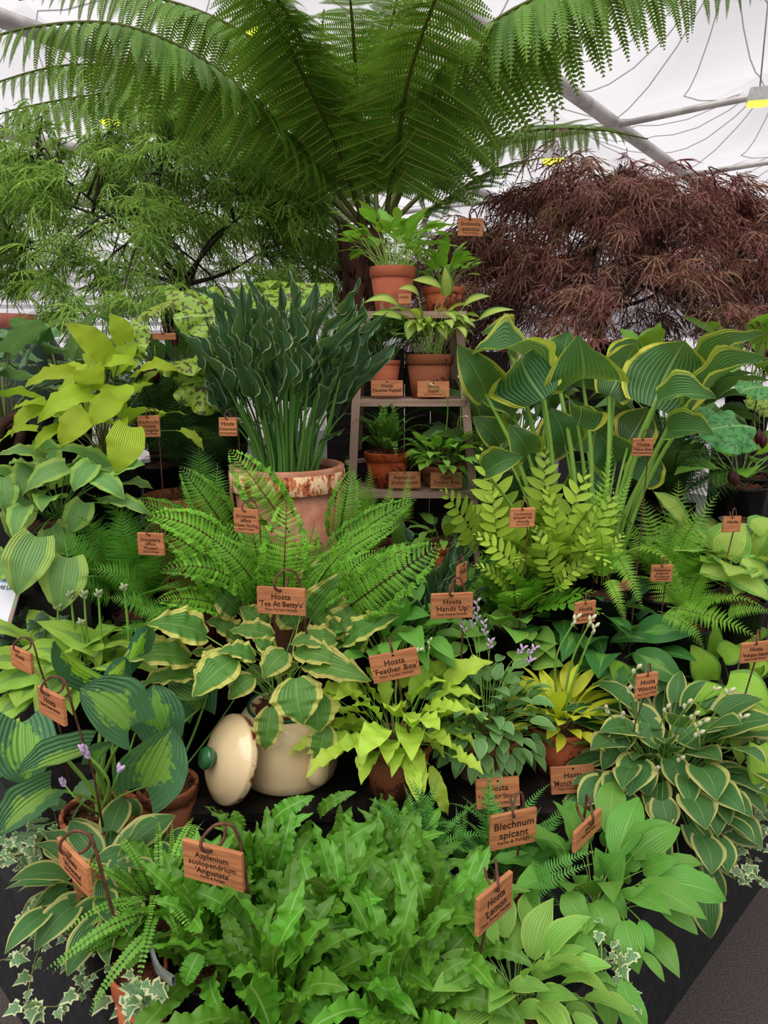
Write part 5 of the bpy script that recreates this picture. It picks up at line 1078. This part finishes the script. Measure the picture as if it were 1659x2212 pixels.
for k, (pp, n, pl, sep_, dr) in enumerate(TF):
    pts = bez([P(*p) for p in pp], 30)
    upv = lambda p: Vector((0, 0, 1))+(CAM-p).normalized()*-.1
    me, lst = frond(pts, upv, [tp], n, pl, lanceP, ang=78, rr=.011, start=.14, droop=dr, mats=('treefern', 'treefernstem'), rseed=k, want=True)
    if sep_:
        fo = ob('frond', me, T, Matrix.Identity(4))
        for (p, Rm, L, s_) in lst:
            M = Matrix(((Rm[0][0]*L, Rm[0][1]*L*s_, Rm[0][2]*L, p.x), (Rm[1][0]*L, Rm[1][1]*L*s_, Rm[1][2]*L, p.y), (Rm[2][0]*L, Rm[2][1]*L*s_, Rm[2][2]*L, p.z), (0, 0, 0, 1)))
            ob('pinna', PIN[R.randrange(2)], fo, M)
    else:
        A = Acc(); vv = [tuple(v.co) for v in me.vertices]; A.add(vv, [tuple(q_.vertices) for q_ in me.polygons], 1)
        for (p, Rm, L, s_) in lst:
            g_ = (tp, tp2)[R.randrange(2)]; A.add(((g_[0]*(1, s_, 1)*L) @ Rm.T+np.array(p)).tolist(), g_[1], [2]+[0]*(len(g_[1])-1), R.random()*.3)
        fo = ob('frond', A.mesh('frond', ['treefern', 'treefernstem', 'pinnarib']), T, Matrix.Identity(4))
# ------------------------------------------------------------------ cut leaved maples
def maple_geo(seed):
    rr = random.Random(seed); V, Fc = [], []
    def poly(p): Fc.append(tuple(range(len(V), len(V)+len(p)))); V.extend(p)
    for a, L in ((-80, .5), (-52, .75), (-25, .92), (0, 1.0), (25, .92), (52, .75), (80, .5)):
        a = math.radians(a+rr.uniform(-6, 6)); c, s_ = math.cos(a), math.sin(a)
        def q_(x, y): return (x*c-y*s_, x*s_+y*c, -.45*x*x+rr.uniform(-.02, .02))
        W = .017
        poly([q_(0, -.008), q_(L*.35, -W), q_(L*.7, -W*.7), q_(L, 0), q_(L*.7, W*.7), q_(L*.35, W), q_(0, .008)])
        for t_ in (.35, .55, .75):
            for sd in (1, -1): poly([q_(L*(t_-.035), 0), q_(L*(t_+.12), sd*.085*(1.2-t_)), q_(L*(t_+.02), 0)])
    return np.array(V), Fc
MG = [maple_geo(i) for i in range(3)]
def maple(label, cx, cy, Y, rx, ry, rz, mat, n_spray, per, leafL, seed, trunkpx, thin=0.5):
    rn = random.Random(seed); c = P(cx, cy, Y); base = P(*trunkpx)
    T = thing('maple_tree', label, 'tree', (base.x, base.y, 1.0), 'cut leaved maples')
    nursery(T, Vector((base.x, base.y, max(1.08, base.z))), .14)
    me = [mesh('leaf', g_[0], g_[1], mat) for g_ in MG]
    br_ = Acc(); leaves = []
    forks = []
    for k in range(9):
        a = k/9*6.28+rn.uniform(-.3, .3); e = c+Vector((math.cos(a)*rx*.55, math.sin(a)*ry*.55, rz*rn.uniform(.25, .6)))
        m = base.lerp(e, .4)+Vector((rn.uniform(-.08, .08), rn.uniform(-.08, .08), rn.uniform(.0, .18)))
        sp = base+Vector((.01*math.cos(a), .01*math.sin(a), .06+.03*(k % 3)))
        pts = bez([sp, m, e], 12); br_.add(*tube(pts, [.011*(1-.7*i/(len(pts)-1)) for i in range(len(pts))], 6)); forks += pts[4:]
    tk = [Vector((base.x, base.y, max(1.0, base.z-.1))), base, base+Vector((.01, 0, .14))]; ob('trunk', mesh('trunk', *tube(tk, [.024, .021, .014], 8), 'twig'), T, Matrix.Identity(4))
    order = list(range(n_spray)); rn.shuffle(order)
    for k in range(n_spray):
        a = k*2.39996; v = (order[k]+.5)/n_spray; el = math.asin(min(1, v**.8)); rad = rn.uniform(.5, 1.0)**thin
        d = Vector((math.cos(a)*math.cos(el), math.sin(a)*math.cos(el), math.sin(el)))
        s0 = c+Vector((d.x*rx*rad, d.y*ry*rad, d.z*rz*rad-.06))
        f0 = min(forks, key=lambda q_: (q_-s0).length_squared); out = Vector((d.x, d.y, .0)); out = out.normalized() if out.length > .1 else Vector((1, 0, 0))
        e = s0+out*.16+Vector((0, 0, -.10))
        pts = bez([f0, f0.lerp(s0, .6)+Vector((0, 0, .05)), s0, e], 9); br_.add(*tube(pts, [.006*(1-.85*i/(len(pts)-1)) for i in range(len(pts))], 4))
        for i in range(per):
            t_ = rn.random(); q_ = s0.lerp(e, t_) if t_ > .3 else f0.lerp(s0, .55+t_*1.5)
            p = q_+Vector((rn.gauss(0, .05), rn.gauss(0, .05), rn.gauss(0, .028)))
            D = (out*rn.uniform(.2, .9)+Vector((rn.gauss(0, .5), rn.gauss(0, .5), rn.uniform(-.9, .1)))).normalized()
            U = Vector((rn.gauss(0, .3), rn.gauss(0, .3), 1)); leaves.append((p, D, U, leafL*rn.uniform(.7, 1.25), rn.randrange(3), rn.random()))
    ob('branch', br_.mesh('branch', ['twig']), T, Matrix.Identity(4))
    leaves.sort(key=lambda l: (l[0]-CAM).length)
    for (p, D, U, L, gi, ti) in leaves[:298]: ob('leaf', me[gi], T, frame(p, p+D*L, U, L, L))
    VV, FF, TT, mi, n0 = [], [], [], [], 0
    for (p, D, U, L, gi, ti) in leaves[298:]:
        g_ = MG[gi]; v_ = (g_[0]*L) @ fr(D, U).T+np.array(p); VV.append(v_); FF += [tuple(i+n0 for i in f_) for f_ in g_[1]]; n0 += len(v_); TT += [ti]*len(v_)
    o = ob('foliage', mesh('foliage', np.concatenate(VV), FF, mat, tint=TT), T, Matrix.Identity(4)); o['kind'] = 'stuff'
    return T
maple('green cut leaved maple arching over the upper left', 300, 640, 3.5, 1.08, .8, .86, 'maplegreen', 140, 28, .11, 3, (400, 660, 3.45))
maple('purple cut leaved maple domed over the upper right', 1310, 715, 3.4, .86, .7, .84, 'maplered', 140, 28, .105, 5, (1290, 730, 3.35))

# ------------------------------------------------------------------ ivy
def ivy_strand(T, pts, me, n, L):
    pts = bez(pts, max(6, n)); s_ = ob('vine', mesh('vine', *tube(pts, .0012, 4), 'brownstalk'), T, Matrix.Identity(4))
    for i in range(n):
        p = pts[min(len(pts)-1, int(i*len(pts)/n))]; D = Vector((R.uniform(-1, 1), R.uniform(-1, .2), R.uniform(-.9, .2))).normalized(); l_ = L*R.uniform(.6, 1.2)
        U = facing(p, .7)+Vector((R.uniform(-.5, .5), 0, R.uniform(-.3, .3))); place('leaf', me, p+D*.006, p+D*(.006+l_), U, l_*.95, s_)
def ivy_plant(x, y, Y, label, strands, me=None, blob=0, spread=(40, 25), L=.028):
    rt = P(x, y, Y); T = thing('ivy_plant', label, 'ivy', (rt.x, rt.y, support_z(rt)))
    for st, n in strands: ivy_strand(T, [P(*q_) for q_ in st], me or IVY, n, L)
    for i in range(blob):
        p = P(x+R.gauss(0, spread[0]), y+R.gauss(0, spread[1]), Y+R.uniform(-.03, .05)); D = Vector((R.uniform(-1, 1), R.uniform(-1, .1), R.uniform(-.8, .4))).normalized(); l_ = L*R.uniform(.6, 1.2)
        place('leaf', me or IVY, p, p+D*l_, facing(p, .6)+Vector((R.uniform(-.5, .5), 0, 0)), l_*.95, T)
    return T
ivy_plant(70, 1835, 1.42, 'small cream edged ivy clump on the plinth at the left edge', [([(60,1840,1.42),(30,1850,1.4),(-5,1865,1.38)], 6)], blob=80, spread=(42, 22), L=.026)
ivy_plant(180, 2050, 1.16, 'trailing ivy strands hanging over the left plinth boards', [([(150,1960,1.14),(85,2010,1.1),(40,2060,1.06),(0,2075,1.04)], 7), ([(140,1990,1.13),(88,2045,1.09),(70,2100,1.05),(60,2160,1.01),(85,2168,1.0)], 9), ([(250,2080,1.08),(190,2110,1.05),(150,2165,1.02),(90,2175,1.0),(50,2165,.99)], 9), ([(60,1950,1.16),(45,1980,1.14)], 3)], blob=24, spread=(50, 35), L=.026)
ivy_plant(300, 2150, 1.0, 'cream edged ivy beside the terracotta pot at the bottom left', [], blob=34, spread=(28, 34), L=.03)
ivy_plant(1560, 1790, 1.5, 'cream edged ivy trailing from under the cream edged hosta at right', [([(1590,1760,1.5),(1620,1850,1.46),(1640,1900,1.42)], 9), ([(1500,1800,1.46),(1580,1870,1.4),(1620,1890,1.4)], 9), ([(1550,1740,1.52),(1640,1760,1.5)], 6), ([(1465,1950,1.3),(1465,1990,1.27)], 2)], blob=60, spread=(45, 60), L=.028)
ivy_plant(1330, 2060, 1.06, 'cream edged ivy tufts between the lower right hostas', [([(1330,2030,1.06),(1350,2130,1.0),(1375,2170,.98)], 8)], blob=20, spread=(18, 50), L=.026)
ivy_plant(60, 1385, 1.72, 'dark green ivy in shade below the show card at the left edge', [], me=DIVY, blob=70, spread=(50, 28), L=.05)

# ------------------------------------------------------------------ wooden name boards
NF = ('New Forest Hostas', .5); FF_ = ('Ferns & Foliage', .5)
def H(n): return [('Hosta', 1), (n, 1), NF]
plant_label(1016, 491, 2.85, 54, 37, 10, [('Dicksonia', 1), ('antartica', 1), FF_], 'name board reading Dicksonia antartica hanging before the purple maple', ground=1.5)
plant_label(322, 921, 1.86, 46, 46, 14, [('Arachniodes', .9), ('aristata', .9), ('Variegata', .9), FF_], 'square name board reading Arachniodes in front of the dark shaded fern')
plant_label(493, 922, 1.9, 38, 40, -2, [('Hosta', 1), ("'Praying Hands'", 1), NF], 'small name board reading Praying Hands at the rust banded pot')
plant_label(1388, 966, 1.8, 42, 38, 2, H("'Yellow River'"), 'pale name board reading Yellow River among thick stalks')
plant_label(533, 1125, 1.68, 52, 52, -20, [('Dryopteris', .9), ('affinis', .9), ('Cristata The King', .9), FF_], 'name board reading Cristata The King before the rust banded pot')
plant_label(327, 1175, 1.66, 54, 48, -10, [('Dryopteris', .9), ('affinis', .9), ("'Pinderi'", .9), FF_], 'name board reading Dryopteris affinis Pinderi in the left ferns')
plant_label(1128, 1118, 1.8, 52, 42, 12, [('Cyrtomium', .9), ('fortunei var', .9), ('clivicola', .9), FF_], 'name board reading Cyrtomium fortunei right of the ladder')
plant_label(608, 1298, 1.52, 103, 58, -10, H("'Tea At Betty's'"), 'large name board reading Tea At Bettys above the cream bin', ground=.9)
plant_label(976, 1308, 1.6, 90, 54, 7, H("'Hands Up'"), 'name board reading Hands Up between the ladder and crate pots', ground=.8)
plant_label(997, 1240, 1.75, 18, 44, 62, [('Hosta', 1)], 'edge on name board behind the Hands Up board', ground=.85)
plant_label(853, 1437, 1.47, 104, 58, 4, H("'Feather Boa'"), 'tilted name board reading Feather Boa above the chartreuse hosta', hook=False, stake=True, roll=-11, ground=.75)
plant_label(1263, 1322, 1.72, 42, 46, 20, H("'Justine'"), 'name board behind thin golden flower stems', ground=.8)
plant_label(1429, 1238, 1.8, 43, 36, 5, [('Polystichum', .9), ('setiferum', .9), ('Proliferum', .9), FF_], 'bright orange name board reading Polystichum in the right ferns')
plant_label(1580, 1132, 1.85, 34, 34, 10, [('Hosta', 1)], 'small name board over the pale yellow hosta at right', ground=.9)
plant_label(1630, 1408, 1.55, 52, 42, 14, H("'Volcano Island'"), 'name board reading Volcano Island at the right edge', ground=.7)
plant_label(1396, 1480, 1.48, 42, 50, 22, H("'Winsome'"), 'name board above the cream edged hosta dome at right', ground=.7)
plant_label(48, 1425, 1.42, 36, 44, -36, [('Hosta', 1)], 'name board over the yellow green hosta at the left edge', ground=.7)
plant_label(113, 1524, 1.26, 46, 58, -38, [('Hosta', 1), NF], 'sharply turned name board over the blue green cupped hosta', ground=.7)
plant_label(161, 1870, 1.06, 52, 56, -44, H("'Winsome'"), 'sharply turned dark name board over the lower left hosta', ground=.5)
plant_label(461, 1868, 1.04, 122, 74, -20, [('Asplenium', 1), ('scolopendrium', 1), ("'Angustata'", 1), FF_], 'large name board reading Asplenium scolopendrium before the crate', ground=.5)
plant_label(1108, 1790, 1.22, 96, 68, 18, [('Blechnum', 1), ('spicant', 1), FF_], 'large pale name board reading Blechnum spicant before the crate', ground=.5)
plant_label(1268, 1792, 1.3, 50, 40, 48, [('Hosta', 1), NF], 'name board turned away at the right end of the crate', ground=.5)
plant_label(1067, 1950, .98, 70, 70, 46, [('Hosta', 1), ("'Lemon", 1), NF], 'steeply turned name board in the strap ferns at lower right', ground=.5)
LD = dict(hook=False, lean=14)
plant_label(1075, 1712, 1.53, 92, 54, 9, H("'Little Star Struck'"), 'name board reading Little Star Struck leaning on the mossy pot', **LD)
plant_label(1237, 1683, 1.56, 90, 50, 8, H("'Munchkin Fire'"), 'name board reading Munchkin Fire leaning on the golden hosta pot', **LD)
LD['lean'] = 8
plant_label(836, 839, Y2-.012, 69, 34, 0, [('Hosta', 1), ("'Paradise Puppet'", 1)], 'name board reading Paradise Puppet on the upper ladder step', **LD)
plant_label(936, 841, Y2-.012, 69, 34, 0, H("'Sizzle'"), 'name board reading Sizzle on the upper ladder step', **LD)
plant_label(874, 1037, Y3-.012, 69, 36, 1, [('Asplenium', 1), ('trichomanes', 1), ], 'pinkish name board reading Asplenium trichomanes on the middle ladder step', **LD)
plant_label(964, 1038, Y3-.012, 69, 35, 0, H("'Feather Boa'"), 'name board reading Feather Boa on the middle ladder step', **LD)
plant_label(874, 646, 2.49, 28, 22, 0, [('Hosta', 1)], 'small name board on the ladder top between two pots', **LD)
plant_label(172, 843, 1.84, 22, 14, 0, [("Maya", 1)], 'tiny name board half hidden in the chartreuse hosta', ground=1.2)
plant_label(355, 727, 2.1, 48, 14, 0, [('', 1)], 'blank board edge behind the mottled mayapple leaves', ground=1.2)
finish_text()

# ------------------------------------------------------------------ odds and ends
T = thing('show_card', 'printed show award card propped at the left edge', 'card', P(10, 1340, 1.68))
solid('cardwhite', '#dfe0e8', '#d3d8e6', 6, .25); solid('cardblue', '#6f93d0', '#9fb8dc', 12, .3); solid('cardgreen', '#7f9a70', '#c05a78', 30, .4); solid('cardink', '#2c3a38', '#2c3a38', 3, .5)
ca, cb_, cc_, cd = P(-40, 1345, 1.7), P(22, 1352, 1.66), P(62, 1255, 1.72), P(5, 1225, 1.76)
M = frame(ca, cb_, (cd-ca).cross(cb_-ca)*-1, 1, 1, 1.0); wC = (cb_-ca).length; hC = (cd-ca).length
def cardp(nm, a, b_, c_, d_, m_, z_): V, Fc = box(a*wC, b_*wC, c_*hC, d_*hC, z_-.0015, z_); ob(nm, mesh(nm, V, Fc, m_, smooth=False), T, M)
cardp('card', 0, 1, 0, 1.15, 'cardwhite', 0); cardp('header', 0, .88, .72, 1.15, 'cardblue', .0006); cardp('border_print', .88, 1, 0, 1.15, 'cardgreen', .0008)
bpy.context.view_layer.update()
for body, yy, sz in (("Gardeners'", .78, .017), ('World Live', .64, .017)):
    c_ = txt(body, sz, 1); c_.align_x = 'RIGHT'; o = bpy.data.objects.new('lettering', c_); COL.objects.link(o); bpy.context.view_layer.update()
    me = bpy.data.meshes.new_from_object(o.evaluated_get(bpy.context.evaluated_depsgraph_get())); bpy.data.objects.remove(o); me.materials.clear(); me.materials.append(MATS['cardink'])
    ob('lettering', me, T, M @ Matrix.Translation((wC*.8, hC*yy, .0016)))
# metal hoop handle and clay pot in the front left
T = thing('zinc_hoop', 'bare silver metal hoop handle among the strap ferns at lower left', 'hoop', (P(400, 2060, 1.02).x, 1.02, .43))
rp = [P(327, 1990, 1.08), P(322, 2040, 1.04), P(338, 2095, 1.0), P(372, 2122, .97)]
pts = bez(rp, 14); V, Fc = [], []
for p in pts: V += [tuple(p+Vector((0, 0, .008))), tuple(p-Vector((0, 0, .008))), tuple(p+Vector((.004, .004, -.008))), tuple(p+Vector((.004, .004, .008)))]
for i in range(len(pts)-1):
    for k in range(4): Fc.append((i*4+k, i*4+(k+1) % 4, i*4+4+(k+1) % 4, i*4+4+k))
ob('rim_strap', mesh('rim_strap', V, Fc, 'zinc', smooth=False), T, Matrix.Identity(4))
T, r = potted('clay_pot', 'terracotta pot under the maidenhair spleenwort at bottom left', 300, 2090, 60, 1.06, .42, 'terra', cat='pot', rimh=.2)
T, r = potted('clay_pot', 'old clay dish with rim showing below the soft yellow green fern', 1310, 1225, 62, 1.98, .80, 'terra_pale', cat='pot', rimh=.2)
T = thing('zinc_basin', 'pale metal basin of bark at the right edge', 'basin', (P(1605, 1130, 2.15).x, 2.15, .8))
c0 = P(1605, 1122, 2.15); ob('basin_body', mesh('basin_body', *lathe([(.04, c0.z-.8-.06), (.06, c0.z-.8-.01), (.068, c0.z-.8), (.06, c0.z-.8), (.05, c0.z-.8-.03), (.001, c0.z-.8-.03)], 32), 'zinc'), T, Matrix.Translation((c0.x, c0.y, .8)))
ob('stand', mesh('stand', *lathe([(.045, 0), (.04, c0.z-.8-.058), (.001, c0.z-.8-.058)], 16), 'blackpot'), T, Matrix.Translation((c0.x, c0.y, .8)))
ob('soil', soil_mesh(.055, 2, 80), T, Matrix.Translation((c0.x, c0.y, c0.z-.012)))
# far left: rounded dark green urn, pinkish pillar, rusty iron frame
solid('darkurn', '#2c3a34', '#34443c', 5, .35); solid('pinkpillar', '#9c5a4c', '#8a4c40', 5, .8); solid('rusty', '#3a2a24', '#5a3a2c', 30, .8, bump=.4)
c0 = P(30, 745, 2.9); tag(ob('garden_urn', mesh('garden_urn', *lathe([(.05, 0), (.16, .02), (.2, .25), (.19, c0.z-1.0-.05), (.14, c0.z-1.0+.03), (.05, c0.z-1.0+.06), (.001, c0.z-1.0+.065)], 36), 'darkurn'), None, Matrix.Translation((c0.x, c0.y, 1.0))), 'rounded dark green urn at the far left behind the hostas', 'urn')
c0 = P(15, 700, 8.2); V, Fc = lathe([(.36, 0), (.36, .1), (.23, .14), (.22, c0.z-.1), (.3, c0.z-.04), (.3, c0.z+.1), (.001, c0.z+.1)], 20); tag(ob('clay_pillar', mesh('clay_pillar', V, Fc, 'pinkpillar'), None, Matrix.Translation((c0.x, c0.y, 0))), 'reddish clay pillar at the far left edge', 'pillar')
pts = bez([P(-20, 1000, 2.0), P(0, 930, 2.0), P(20, 905, 2.0), P(50, 900, 2.02), P(40, 960, 2.04), P(20, 985, 2.06)], 20)
tag(ob('iron_frame', mesh('iron_frame', *tube(pts, .013, 8), 'rusty')), 'bent rusty iron frame at the left edge below grey green hosta', 'iron frame')
